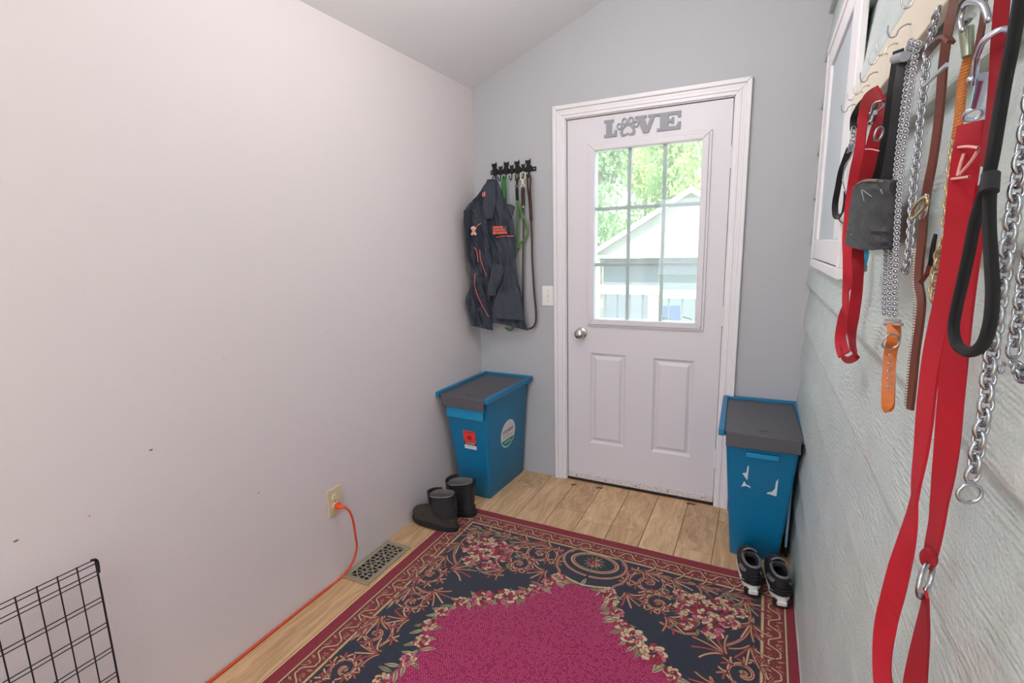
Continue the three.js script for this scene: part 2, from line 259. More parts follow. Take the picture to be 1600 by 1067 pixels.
// ---------------------------------------------------------------- window of the old outside wall (right)
{
  const w = structure('window_1', 'white vinyl window with frosted glass in the siding wall', 'window');
  const z0 = 0.3, z1 = 1.14, y0 = 1.284, y1 = 2.1, X = W - 0.014;
  const bar = (name, za, zb, ya, yb, d, r = 0.003) => part(name, rbox(X - d, X + 0.004, ya, yb, za, zb, r), M.trim, w);
  bar('frame', z0, z1, y0, y0 + 0.03, 0.013); bar('frame', z0, z1, y1 - 0.03, y1, 0.013); bar('frame', z0, z0 + 0.03, y0 + 0.03, y1 - 0.03, 0.013); bar('frame', z1 - 0.03, z1, y0 + 0.03, y1 - 0.03, 0.013);
  const s = 0.034; bar('sash', z0 + s, z1 - s, y0 + s, y0 + s + 0.07, 0.011); bar('sash', z0 + s, z1 - s, y1 - s - 0.07, y1 - s, 0.011); bar('sash', z0 + s, z0 + s + 0.13, y0 + s + 0.07, y1 - s - 0.07, 0.011); bar('sash', z1 - s - 0.13, z1 - s, y0 + s + 0.07, y1 - s - 0.07, 0.011);
  part('pane', box(X - 0.003, X + 0.001, y0 + 0.1, y1 - 0.1, z0 + 0.16, z1 - 0.16), std(0xb9c3c8, 0.35), w, 'frosted grey-white pane');
}
// ---------------------------------------------------------------- hanging lamps, outside the frame
for (const [x, y, z, cd, label] of LAMPS) {
  const l = thing('pendant_lamp', label, 'lamp', [x, y, z]), top = roofY(x) - y;
  part('canopy', new THREE.CylinderGeometry(0.06, 0.06, 0.03, 32).translate(0, top - 0.03, 0), M.trim, l);
  part('stem', rod(V(0, 0.1, 0), V(0, top - 0.03, 0), 0.008), M.nickel, l);
  part('globe', new THREE.SphereGeometry(0.11, 40, 24), std(0xfff6ea, 0.4, 0, { emissive: 0xf8f6ff, emissiveIntensity: 3 }), l);
  const p = new THREE.PointLight(0xfaf5fb, cd); p.shadow.radius = 6; p.castShadow = true; l.add(p);
}
// ---------------------------------------------------------------- outdoors: deck, railing, garage, trees
{
  const lawn = structure('lawn', 'sunlit lawn and drive below the deck', 'ground');
  part('ground', box(-60, 60, -1.3, -1.1, -70, 40), std(0x9aa880, 0.95), lawn);
  const deck = structure('deck', 'weathered timber deck outside the door', 'deck');
  for (let k = 0; k < 17; k++) part('board', box(-2.4, 3.4, -0.09, -0.055, -0.27 - k * 0.145, -0.135 - k * 0.145), std(0xb3aca2, 0.85), deck);
  const wood = std(0xd8cab4, 0.75), white = std(0xe7e2da, 0.7), bal = std(0x6e7276, 0.6);
  const rail = thing('deck_railing', 'pale timber deck railing with post and slim grey balusters', 'railing', [0, -0.055, -2.5]);
  part('top_rail', rbox(-2.4, 0.66, 0.935, 1.025, -0.06, 0.02, 0.006), white, rail);
  part('top_rail', rbox(0.66, 3.4, 0.905, 0.985, -0.06, 0.02, 0.006), white, rail);
  part('bottom_rail', rbox(-2.4, 0.54, 0.07, 0.12, -0.04, 0.0, 0.005), white, rail); part('bottom_rail', rbox(0.64, 3.4, 0.07, 0.12, -0.04, 0.0, 0.005), white, rail);
  for (const x of [-2.35, 0.585, 3.3]) part('post', rbox(x - 0.045, x + 0.045, -0.6, x === 0.585 ? 0.93 : 1.0, -0.075, 0.015, 0.004), wood, rail);
  const bg = new THREE.CylinderGeometry(0.009, 0.009, 0.86, 8);
  for (let k = 0; k < 43; k++) { const x = -2.25 + k * 0.13; if (Math.abs(x - 0.585) < 0.06) continue; part('baluster', bg, bal, rail).position.set(x, 0.5, -0.02); }

  const g = thing('garage', 'pale gabled outbuilding with white roof trim beyond the deck', 'outbuilding', [-0.22, -1.1, -12]);
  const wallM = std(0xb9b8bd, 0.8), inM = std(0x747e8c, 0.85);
  part('gable', extrude(poly([[-2.75, 2.17], [2.75, 2.17], [0, 3.83]]), 0.12).translate(0, 0, -0.12), wallM, g);
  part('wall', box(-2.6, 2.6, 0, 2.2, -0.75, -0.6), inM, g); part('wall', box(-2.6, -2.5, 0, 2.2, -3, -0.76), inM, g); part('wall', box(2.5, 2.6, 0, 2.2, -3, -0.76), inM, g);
  part('roof', extrude(poly([[-3.0, 2.0], [0, 3.81], [3.0, 2.0], [3.0, 2.09], [0, 3.92], [-3.0, 2.09]]), 3.4).translate(0, 0, -3.1), std(0x9c9a9a, 0.85), g);
  part('rake_board', extrude(poly([[-3.02, 1.97], [0, 3.79], [3.02, 1.97], [3.02, 2.11], [0, 3.95], [-3.02, 2.11]]), 0.03).translate(0, 0, 0.3), white, g);
  part('beam', box(-2.75, 2.75, 2.1, 2.2, -0.1, 0.05), white, g);
  for (const x of [-2.6, 0.9, 2.6]) part('post', box(x - 0.06, x + 0.06, 0, 2.1, -0.1, 0.02), wallM, g);

  const ch = thing('patio_chair', 'blue patio chair on dark frame beyond the deck railing', 'chair', [-0.28, -1.1, -10.4], 0.6), cm = std(0x2e3440, 0.5, 0.4), cs = std(0x42557e, 0.8);
  part('seat', rbox(-0.25, 0.25, 0.4, 0.44, -0.24, 0.24, 0.01), cs, ch); part('backrest', rbox(-0.25, 0.25, 0.46, 0.95, -0.28, -0.25, 0.01).rotateX(-0.12), cs, ch);
  for (const [x, z] of [[-0.25, -0.24], [0.25, -0.24], [-0.25, 0.24], [0.25, 0.24]]) part('leg', rod(V(x, 0.0, z), V(x, 0.62, z), 0.014), cm, ch);
  for (const x of [-0.25, 0.25]) part('armrest', rbox(x - 0.025, x + 0.025, 0.62, 0.645, -0.26, 0.26, 0.008), cm, ch);

  const leafM = [0x9fbf78, 0xb2cc86, 0x8fb582].map((c) => std(c, 0.8, 0, { transmission: 0.35, side: THREE.DoubleSide }));
  const bark = std(0x8a8078, 0.9), kinds = [];
  for (let k = 0; k < 3; k++) {
    const pos = [], idx = [], q = new THREE.Quaternion(), e = new THREE.Euler();
    const blobs = []; for (let b = 0; b < 26; b++) { const a = rnd() * 6.28, h = rnd(), r = 1.7 * Math.sqrt(rnd()) * (1 - 0.45 * h); blobs.push(V(Math.cos(a) * r, 1.6 + h * 6.6, Math.sin(a) * r)); }
    for (let n = 0; n < 5200; n++) {
      const b = blobs[n % 26], d = V(rnd() - 0.5, rnd() - 0.5, rnd() - 0.5).normalize().multiplyScalar(1.0 * Math.cbrt(rnd())), c = b.clone().add(d), s = 0.07 + rnd() * 0.06;
      q.setFromEuler(e.set(rnd() * 6.28, rnd() * 6.28, rnd() * 6.28)); const i = pos.length / 3;
      for (const [x, y] of [[0, -1.3], [0.75, 0], [0, 1.3], [-0.75, 0]]) { const v = V(x * s, y * s, 0).applyQuaternion(q).add(c); pos.push(v.x, v.y, v.z); }
      idx.push(i, i + 1, i + 2, i, i + 2, i + 3);
    }
    const geo = new THREE.BufferGeometry(); geo.setAttribute('position', new THREE.Float32BufferAttribute(pos, 3)); geo.setIndex(idx); geo.computeVertexNormals();
    const trunk = [rod(V(0, 0, 0), V(0.1, 5.5, 0), 0.2, 0.08)]; for (let b = 0; b < 26; b += 3) trunk.push(rod(V(0.04, 1.4 + blobs[b].y * 0.45, 0), blobs[b], 0.06, 0.02, 6));
    kinds.push([geo, merge(trunk)]);
  }
  const spots = [[-10, -20.5, 0], [-5.3, -20.5, 1], [-0.6, -20.5, 2], [4.1, -20.5, 0], [-12.4, -25.5, 1], [-7.7, -25.5, 2], [-3, -25.5, 0], [1.7, -25.5, 1], [-10, -30.5, 2], [-5.3, -30.5, 1], [-0.6, -30.5, 0]];
  spots.forEach(([x, z, k], i) => {
    const t = thing('leafy_tree', 'leafy green deciduous tree behind the gabled outbuilding', 'tree', [x, -1.1, z], i * 1.3, 'trees beyond the garden'); t.scale.set(0.82, 1.05 + 0.06 * (i % 4), 0.82);
    part('trunk', kinds[k][1], bark, t); part('foliage', kinds[k][0], leafM[(i + k) % 3], t);
  });
}
// ---------------------------------------------------------------- rug
{
  const RW = 1.585, RL = 2.3, X0 = 0.172, Z0 = 0.558, S = 2048 / RL, cw = Math.round(RW * S);
  seed = 41;
  const tex = canvasTex(cw, 2048, (c) => {
    c.scale(S, S); c.translate(RW / 2, RL / 2); // metres, middle of the rug
    const hw = RW / 2, hl = RL / 2, R = (i, f) => { c.fillStyle = f; c.fillRect(-hw + i, -hl + i, RW - 2 * i, RL - 2 * i); };
    const CREAM = '#cfae85', GOLD = '#b98f66', RED = '#84202f', NAVY = '#262b3a', GREEN = '#8f8a63', PINK = '#c9637a', DEEP = '#5e1626', BROWN = '#5d3a2c';
    R(0, '#8a1b30'); R(0.044, BROWN); R(0.047, CREAM); R(0.053, DEEP); R(0.056, '#7c2b2b'); R(0.118, BROWN); R(0.121, CREAM); R(0.130, BROWN); R(0.134, NAVY);
    const line = (col, w, pts) => { c.strokeStyle = col; c.lineWidth = w; c.lineCap = 'round'; c.beginPath(); c.moveTo(...pts[0]); for (let i = 1; i < pts.length - 1; i++) c.quadraticCurveTo(...pts[i], (pts[i][0] + pts[i + 1][0]) / 2, (pts[i][1] + pts[i + 1][1]) / 2); c.lineTo(...pts[pts.length - 1]); c.stroke(); };
    const flourish = (x, y, a, l, n) => { for (let k = 0; k < n; k++) { const b = a + (k / (n - 1) - 0.5) * 1.7, r = l * (0.65 + 0.35 * Math.cos((k / (n - 1) - 0.5) * 2.4)), cu = (k - n / 2) * 0.22; c.save(); c.translate(x, y); c.rotate(b); for (const [col, w] of [[DEEP, 0.011], [k % 3 === 1 ? '#a3514a' : k % 3 ? GOLD : CREAM, 0.006]]) { c.strokeStyle = col; c.lineWidth = w; c.lineCap = 'round'; c.beginPath(); c.moveTo(0.006, 0); c.quadraticCurveTo(r * 0.5, -cu * 0.02, r, cu * 0.03); c.stroke(); } c.restore(); } };
    const leaf = (x, y, a, l, w, col, mid) => { c.save(); c.translate(x, y); c.rotate(a); c.fillStyle = col; c.beginPath(); c.moveTo(0, 0); c.quadraticCurveTo(l * 0.45, -w, l, 0); c.quadraticCurveTo(l * 0.45, w, 0, 0); c.fill(); if (mid) { c.strokeStyle = mid; c.lineWidth = w * 0.22; c.beginPath(); c.moveTo(0, 0); c.lineTo(l * 0.85, 0); c.stroke(); } c.restore(); };
    const bloom = (x, y, r, cols) => { for (let ring = 0; ring < 3; ring++) { const n = 9 - ring * 2, rr = r * (1 - ring * 0.32); for (let k = 0; k < n; k++) { const a = k / n * 6.283 + ring * 0.5 + rnd() * 0.5; c.fillStyle = cols[Math.floor(rnd() * cols.length)]; c.beginPath(); c.ellipse(x + Math.cos(a) * rr * 0.62, y + Math.sin(a) * rr * 0.62, rr * 0.36, rr * 0.24, a + 0.7, 0, 6.3); c.fill(); c.strokeStyle = 'rgba(60,16,26,0.55)'; c.lineWidth = r * 0.05; c.stroke(); } } };
    const spiral = (x, y, r, turns, a0, dir, w) => { const p = []; for (let k = 0; k <= 60; k++) { const t = k / 60, a = a0 + dir * t * turns * 6.283, q = r * (1 - 0.82 * t); p.push([x + Math.cos(a) * q, y + Math.sin(a) * q]); } line(DEEP, w * 1.7, p); line(CREAM, w, p); line(RED, w * 0.35, p); for (let k = 2; k < 44; k += 6) { const [px, py] = p[k], [qx, qy] = p[k + 1], ta = Math.atan2(qy - py, qx - px); flourish(px, py, ta - dir * 2.3, w * 3.4, 4); } bloom(x, y, w * 1.5, [CREAM, RED, GOLD]); };
    // border meander
    const meander = (len, put) => { const n = Math.round(len / 0.05); for (let k = 0; k < n; k++) put((k + 0.5) / n * len - len / 2, k); };
    const motif = (x, y, a, k) => { c.save(); c.translate(x, y); c.rotate(a); const s = k % 2 ? 1 : -1; for (const [col, w] of [[DEEP, 0.009], [CREAM, 0.0055]]) { c.strokeStyle = col; c.lineWidth = w; c.beginPath(); c.moveTo(-0.026, -0.016 * s); c.bezierCurveTo(-0.008, -0.036 * s, 0.0, 0.034 * s, 0.026, 0.016 * s); c.stroke(); } leaf(-0.008, 0.006 * s, 1.2 * s, 0.026, 0.007, GOLD, RED); leaf(0.01, -0.006 * s, -1.9 * s, 0.026, 0.007, CREAM, RED); bloom(-0.018, 0.014 * s, 0.011, [RED, CREAM, '#a8434a']); c.restore(); };
    meander(RW - 0.16, (t, k) => { motif(t, -hl + 0.087, 0, k); motif(t, hl - 0.087, 0, k); });
    meander(RL - 0.16, (t, k) => { motif(-hw + 0.087, t, 1.5708, k); motif(hw - 0.087, t, 1.5708, k); });
    // the field outline, one quarter (dx from the middle, dz from the middle of the end)
    const q = [[0, 0.372], [0.05, 0.362], [0.098, 0.345], [0.118, 0.39], [0.15, 0.44], [0.19, 0.505], [0.222, 0.545], [0.29, 0.588], [0.38, 0.632], [0.43, 0.71], [0.446, 0.79], [0.446, 0.86], [0.40, 0.94], [0.43, 1.04], [0.45, 1.15]].map(([x, z]) => [x, z - RL / 2]);
    const outline = [...q, ...q.slice(0, -1).reverse().map(([x, y]) => [x, -y]), ...q.slice(1).map(([x, y]) => [-x, -y]), ...q.slice(0, -1).reverse().map(([x, y]) => [-x, y])];
    c.save(); c.beginPath(); outline.forEach((p, i) => (i ? c.lineTo(...p) : c.moveTo(...p))); c.closePath(); c.fillStyle = '#9c1250'; c.fill(); c.clip();
    for (let y = -hl, j = 0; y < hl; y += 0.0062, j++) for (let x = -0.47 + (j % 2) * 0.005; x < 0.47; x += 0.01) { const k = rnd(); c.fillStyle = k < 0.68 ? 'rgba(232,140,165,0.85)' : k < 0.88 ? 'rgba(190,66,104,0.8)' : 'rgba(110,16,52,0.8)'; c.fillRect(x, y, 0.0042, 0.0028); }
    c.restore();
    for (const [sx, sy] of [[1, 1], [-1, 1], [1, -1], [-1, -1]]) {
      c.save(); c.scale(sx, sy); c.translate(0, -hl); // from the middle of the end edge inwards
      const fl = [CREAM, '#d9bd98', '#d9bd98', PINK, RED, '#a3253f'], quarter = q.map(([x, y]) => [x, y + hl]);
      // scrolls round the oval and the corner
      spiral(0.245, 0.235, 0.085, 1.6, 2.6, 1, 0.012); spiral(0.30, 0.34, 0.055, 1.3, -1, -1, 0.010); spiral(0.615, 0.56, 0.075, 1.5, -1.2, 1, 0.011); spiral(0.58, 0.74, 0.06, 1.4, 0.4, -1, 0.010); spiral(0.60, 0.93, 0.07, 1.5, 2, 1, 0.011); spiral(0.585, 1.1, 0.05, 1.3, 1, -1, 0.009);
      for (const p of [[[0.115, 0.15], [0.16, 0.2], [0.15, 0.28], [0.11, 0.32], [0.13, 0.35]], [[0.16, 0.17], [0.28, 0.16], [0.36, 0.2], [0.40, 0.30]], [[0.33, 0.44], [0.40, 0.47], [0.46, 0.44]], [[0.55, 0.46], [0.6, 0.42], [0.63, 0.33], [0.62, 0.22]], [[0.52, 0.62], [0.55, 0.68], [0.62, 0.66]]]) { line(DEEP, 0.016, p); line(CREAM, 0.009, p); line(RED, 0.003, p); }
      for (let k = 0; k < 26; k++) { const x = 0.18 + rnd() * 0.44, y = 0.155 + rnd() * 0.02; leaf(x, y, rnd() * 0.8 - 0.4, 0.05, 0.008, rnd() < 0.5 ? CREAM : '#a3514a', RED); }
      for (let k = 0; k < 24; k++) { const x = 0.632 + rnd() * 0.02, y = 0.2 + rnd() * 0.9; leaf(x, y, 1.57 + rnd() * 0.8 - 0.4, 0.05, 0.008, rnd() < 0.5 ? CREAM : '#a3514a', RED); }
      for (const [x, y, a, l] of [[0.2, 0.165, 0.3, 0.09], [0.32, 0.17, 0.2, 0.1], [0.42, 0.165, 0.1, 0.09], [0.52, 0.17, 0.2, 0.09], [0.6, 0.18, 1.2, 0.09], [0.63, 0.3, 1.7, 0.1], [0.63, 0.42, 1.5, 0.1], [0.64, 0.66, 1.6, 0.09], [0.64, 0.85, 1.5, 0.1], [0.36, 0.26, 0.6, 0.09], [0.34, 0.4, 0.5, 0.1], [0.56, 0.5, -2.6, 0.12], [0.55, 0.64, 2.4, 0.1], [0.53, 0.82, 0.5, 0.09], [0.52, 1.0, 0.2, 0.09], [0.17, 0.33, 0.9, 0.09], [0.09, 0.33, 1.7, 0.07]]) flourish(x, y, a, l, 6);
      // corner bouquet
      for (let k = 0; k < 34; k++) { const a = rnd() * 6.28, r = 0.05 + 0.085 * rnd(); leaf(0.475 + Math.cos(a) * r * 1.15, 0.305 + Math.sin(a) * r, a, 0.045, 0.012, rnd() < 0.6 ? GREEN : '#6f7355', '#4b4d38'); }
      for (const [x, y, r] of [[0.44, 0.26, 0.05], [0.52, 0.25, 0.05], [0.475, 0.33, 0.058], [0.395, 0.33, 0.042], [0.555, 0.33, 0.046], [0.51, 0.405, 0.044], [0.42, 0.405, 0.04], [0.59, 0.265, 0.034], [0.37, 0.25, 0.032]]) bloom(x, y, r, fl);
      // garland along the field
      for (let i = 0; i < quarter.length - 1; i++) {
        const [ax, ay] = quarter[i], [bx, by] = quarter[i + 1], L = Math.hypot(bx - ax, by - ay), n = Math.max(2, Math.round(L / 0.02));
        for (let k = 0; k < n; k++) { const t = (k + rnd()) / n, x = lerp(ax, bx, t), y = lerp(ay, by, t), a = Math.atan2(by - ay, bx - ax) + (rnd() - 0.5) * 3.6; if (i > 1 || rnd() < 0.5) leaf(x, y, a, 0.06, 0.0165, rnd() < 0.5 ? '#b3a981' : GREEN, '#5a593f'); }
        if (i > 1) bloom(lerp(ax, bx, 0.5), lerp(ay, by, 0.5) - 0.012, i === 6 || i === 7 ? 0.052 : 0.034, fl);
        else line(CREAM, 0.01, [[ax, ay - 0.012], [bx, by - 0.012]]);
      }
      c.restore();
    }
    for (const s of [1, -1]) { // oval medallion in the middle of each end
      c.save(); c.scale(1, s); c.translate(0, -hl + 0.195);
      c.fillStyle = CREAM; c.beginPath(); c.ellipse(0, 0, 0.108, 0.068, 0, 0, 6.3); c.fill(); c.fillStyle = RED; c.beginPath(); c.ellipse(0, 0, 0.101, 0.062, 0, 0, 6.3); c.fill(); c.fillStyle = GOLD; c.beginPath(); c.ellipse(0, 0, 0.096, 0.058, 0, 0, 6.3); c.fill(); c.fillStyle = '#1f2a33'; c.beginPath(); c.ellipse(0, 0, 0.09, 0.052, 0, 0, 6.3); c.fill();
      for (let k = 0; k < 12; k++) leaf(0, 0, k * 0.52, 0.05, 0.011, GREEN, '#4b4d38'); bloom(0, 0, 0.032, [RED, CREAM, PINK]);
      for (const t of [-1, 1]) { const p = []; for (let k = 0; k <= 20; k++) { const a = -1.2 + k / 20 * 2.7; p.push([t * Math.cos(a) * 0.14, Math.sin(a) * 0.1]); } line(DEEP, 0.017, p); line(CREAM, 0.01, p); line(RED, 0.003, p); }
      c.restore();
    }
    // woven grain over everything
    for (let k = 0; k < 90000; k++) { c.fillStyle = rnd() < 0.5 ? 'rgba(0,0,0,0.13)' : 'rgba(255,235,215,0.07)'; c.fillRect((rnd() - 0.5) * RW, (rnd() - 0.5) * RL, 0.004, 0.0018); }
  });
  const rug = thing('area_rug', 'crimson floral rug with navy border and cream scrolls', 'rug', [X0 + RW / 2, 0.0005, Z0 + RL / 2], -0.008);
  const top = new THREE.PlaneGeometry(RW, RL, 60, 90).rotateX(-Math.PI / 2); { const p = top.attributes.position; for (let i = 0; i < p.count; i++) p.setY(i, 0.0078 + 0.0008 * n2(p.getX(i) * 5, p.getZ(i) * 5)); top.computeVertexNormals(); }
  part('pile', top, std(0xffffff, 0.95, 0, { map: tex, bumpMap: rep(clothBump, 90, 130), bumpScale: 0.0012, sheen: 0.25, sheenColor: new THREE.Color(0xffffff) }), rug);
  part('bound_edge', rbox(-RW / 2 - 0.003, RW / 2 + 0.003, 0, 0.0055, -RL / 2 - 0.003, RL / 2 + 0.003, 0.003), std(0x7c182c, 0.9), rug);
}
// ---------------------------------------------------------------- bins
const rrect = (x0, x1, z0, z1, r, y, n = 5) => { const o = []; for (const [cx, cz, a] of [[x1 - r, z1 - r, 0], [x0 + r, z1 - r, 1], [x0 + r, z0 + r, 2], [x1 - r, z0 + r, 3]]) for (let k = 0; k <= n; k++) { const t = (a + k / n) * Math.PI / 2; o.push(V(cx + Math.cos(t) * r, y, cz + Math.sin(t) * r)); } return o; };
const bioTex = canvasTex(256, 400, (c) => {
  c.fillStyle = '#f03a30'; c.fillRect(0, 0, 256, 270); c.fillStyle = '#1b1014'; c.fillRect(0, 252, 256, 62); c.fillStyle = '#e9e2e8'; c.fillRect(0, 314, 256, 86);
  c.fillStyle = '#3a0d10'; for (let k = 0; k < 9; k++) c.fillRect(50 + k * 18, 26, 13, 14);
  c.save(); c.translate(128, 150); c.strokeStyle = c.fillStyle = '#2b0f12'; c.lineWidth = 11;
  for (let k = 0; k < 3; k++) { c.save(); c.rotate(k * 2.0944); c.beginPath(); c.arc(0, -34, 26, -1.1, 4.24); c.stroke(); c.restore(); } c.beginPath(); c.arc(0, 0, 27, 0, 6.3); c.lineWidth = 6; c.stroke(); c.restore();
  c.fillStyle = '#e8d9d4'; for (let k = 0; k < 8; k++) c.fillRect(26 + k * 27, 262, 20, 16); for (let k = 0; k < 12; k++) c.fillRect(26 + k * 17, 290, 12, 9);
  c.fillStyle = '#9c969c'; c.fillRect(40, 332, 170, 6); c.fillRect(40, 350, 150, 6);
});
const roundTex = canvasTex(400, 400, (c) => {
  c.fillStyle = '#cfeef2'; c.fillRect(0, 0, 400, 400); c.save(); c.beginPath(); c.arc(200, 200, 184, 0, 6.3); c.clip(); c.fillStyle = '#e2d9d8'; c.fillRect(0, 0, 400, 400); c.fillStyle = '#0d8a6a'; c.fillRect(0, 278, 400, 130); c.restore();
  c.fillStyle = '#2f2d33'; c.font = 'bold 84px sans-serif'; c.textAlign = 'center'; c.fillText('stryker', 200, 178); c.fillStyle = '#7d777c'; for (let k = 0; k < 12; k++) c.fillRect(70 + k * 22, 222, 16, 13); c.fillStyle = '#a9ecd2'; for (let k = 0; k < 7; k++) c.fillRect(112 + k * 26, 306, 19, 24);
});
function makeBin(name, label, pos, turn) {
  const b = thing(name, label, 'bin', pos, turn);
  // base 0.20 x 0.405, mouth 0.285 x 0.46; z = 0 is the back of the base
  const R = (t, i = 0) => rrect(lerp(-0.098, -0.142, t) + i, lerp(0.098, 0.142, t) - i, i, lerp(0.405, 0.478, t) - i, 0.016 - i * 0.5, lerp(0, 0.6, t));
  part('body', loft([R(0, 0.006), R(0.006, 0.001), R(0.012), R(0.3), R(0.6), R(0.9), R(1), R(1, 0.004), R(0.5, 0.004), R(0.05, 0.006)], true, true, 0.5), M.teal, b);
  const rail = (x) => rbox(x - 0.012, x + 0.012, 0.592, 0.622, -0.012, 0.512, 0.004);
  part('rim', merge([rail(-0.157), rail(0.157), rbox(-0.157, 0.157, 0.592, 0.622, -0.014, 0.012, 0.004), box(-0.155, -0.138, 0.585, 0.6, 0, 0.48), box(0.138, 0.155, 0.585, 0.6, 0, 0.48)]), M.teal, b);
  const lid = part('lid', merge([rbox(-0.146, 0.146, 0.6, 0.611, 0.01, 0.5, 0.003), rbox(-0.138, 0.138, 0.545, 0.607, 0.492, 0.503, 0.004)]), M.lid, b, 'dark grey flap lid');
  part('lid_tab', rbox(-0.014, 0.02, 0.611, 0.6135, 0.44, 0.448, 0.001), M.lid, lid);
  return b;
}
const onBin = (h) => 0.405 + 0.073 * h / 0.6; // front face
{
  const b1 = makeBin('waste_bin', 'teal plastic bin with red hazard label beside the coats', [0.19, 0, 0.012], -0.05);
  part('grip_lip', sheet(8, 4, (a, t) => V(lerp(-0.118, 0.118, a), lerp(0.555, 0.485, t), onBin(lerp(0.555, 0.485, t)) + 0.004 + 0.012 * t), 0.004), std(0x1590bd, 0.4), b1);
  const h0 = 0.395, h1 = 0.29, lw = 0.036, ang = Math.atan(0.073 / 0.6);
  const lab = part('hazard_label', new THREE.PlaneGeometry(0.078, 0.11).rotateX(ang).translate(0.006, 0.352, onBin(0.352) + 0.0015), std(0xffffff, 0.5, 0, { map: bioTex }), b1, 'red hazard label with black symbol');
  const slope = Math.atan(0.044 / 0.6);
  part('round_sticker', new THREE.CircleGeometry(0.083, 40).rotateY(Math.PI / 2).rotateZ(-slope).translate(0.098 + 0.044 * 0.33 / 0.6 + 0.0018, 0.335, 0.23), std(0xffffff, 0.45, 0, { map: roundTex }), b1, 'round white sticker with green foot');
  const b2 = makeBin('waste_bin', 'teal plastic bin with torn label remains beside the siding wall', [1.59, 0, 0.015], 0.03);
  part('grip_lip', merge([rbox(-0.06, 0.066, 0.497, 0.52, 0.458, 0.479, 0.004)]), std(0x1590bd, 0.4), b2);
  const scrap = std(0xd7dbe2, 0.6);
  for (const pts of [[[-0.07, 0.02], [-0.048, 0.028], [-0.03, 0.018], [-0.036, 0.03], [-0.05, 0.034], [-0.058, 0.05], [-0.064, 0.03]], [[-0.068, 0.086], [-0.046, 0.055], [-0.044, 0.125], [-0.049, 0.125], [-0.052, 0.092]], [[0.03, 0.006], [0.068, 0.0], [0.07, 0.085], [0.062, 0.07], [0.06, 0.035], [0.05, 0.018], [0.036, 0.014]]]) part('label_scrap', new THREE.ShapeGeometry(poly(pts)).rotateX(ang).translate(0, 0.33, onBin(0.33) + 0.0016), scrap, b2, 'torn white label scrap');
  part('label_residue', new THREE.PlaneGeometry(0.128, 0.125).rotateX(ang).translate(0.006, 0.395, onBin(0.395) + 0.0009), std(0x0b6e97, 0.6), b2);
  const pb = thing('plastic_board', 'pale blue plastic board leaning between bin and siding wall', 'board', [0, 0, 0]);
  part('board', extrude(poly([[0.12, 0.0], [0.36, 0.0], [0.40, 0.36], [0.36, 0.42], [0.14, 0.42]]), 0.006, 0.002).rotateY(-Math.PI / 2).translate(1.731, 0.05, 0), M.paleBlue, pb);
  part('foot', rbox(1.722, 1.738, 0, 0.06, 0.13, 0.36, 0.004), M.soleDark, pb);
}
// ---------------------------------------------------------------- boots and sneakers (toe towards +x, heel at -x)
const slice = (y, xb, xf, hw, tilt = 0, n = 36) => Array.from({ length: n }, (_, i) => { const a = i / n * Math.PI * 2, c = Math.cos(a), s = Math.sin(a), x = (xb + xf) / 2 + (xf - xb) / 2 * Math.sign(c) * Math.pow(Math.abs(c), 0.82); return V(x, y + tilt * x, hw * (0.9 + 0.1 * c) * Math.sign(s) * Math.pow(Math.abs(s), 0.78)); });
const S = (list, n) => list.map((r) => slice(...r));
const wrinkle = (g, k, amp) => { const p = g.attributes.position, nn = g.attributes.normal; for (let i = 0; i < p.count; i++) { const x = p.getX(i), y = p.getY(i), z = p.getZ(i), d = amp * (n3(x * 9 + k, y * 42, z * 9) + 0.5 * n3(x * 30, y * 90, z * 30 + k)); p.setXYZ(i, x + nn.getX(i) * d, y + nn.getY(i) * d, z + nn.getZ(i) * d); } g.deleteAttribute('normal'); g.deleteAttribute('uv'); const m = mergeVertices(g, 1e-5); m.computeVertexNormals(); m.setAttribute('uv', new THREE.Float32BufferAttribute(Array.from({ length: m.attributes.position.count * 2 }, (_, i) => m.attributes.position.array[(i >> 1) * 3 + (i & 1)] * 4), 2)); return m; };
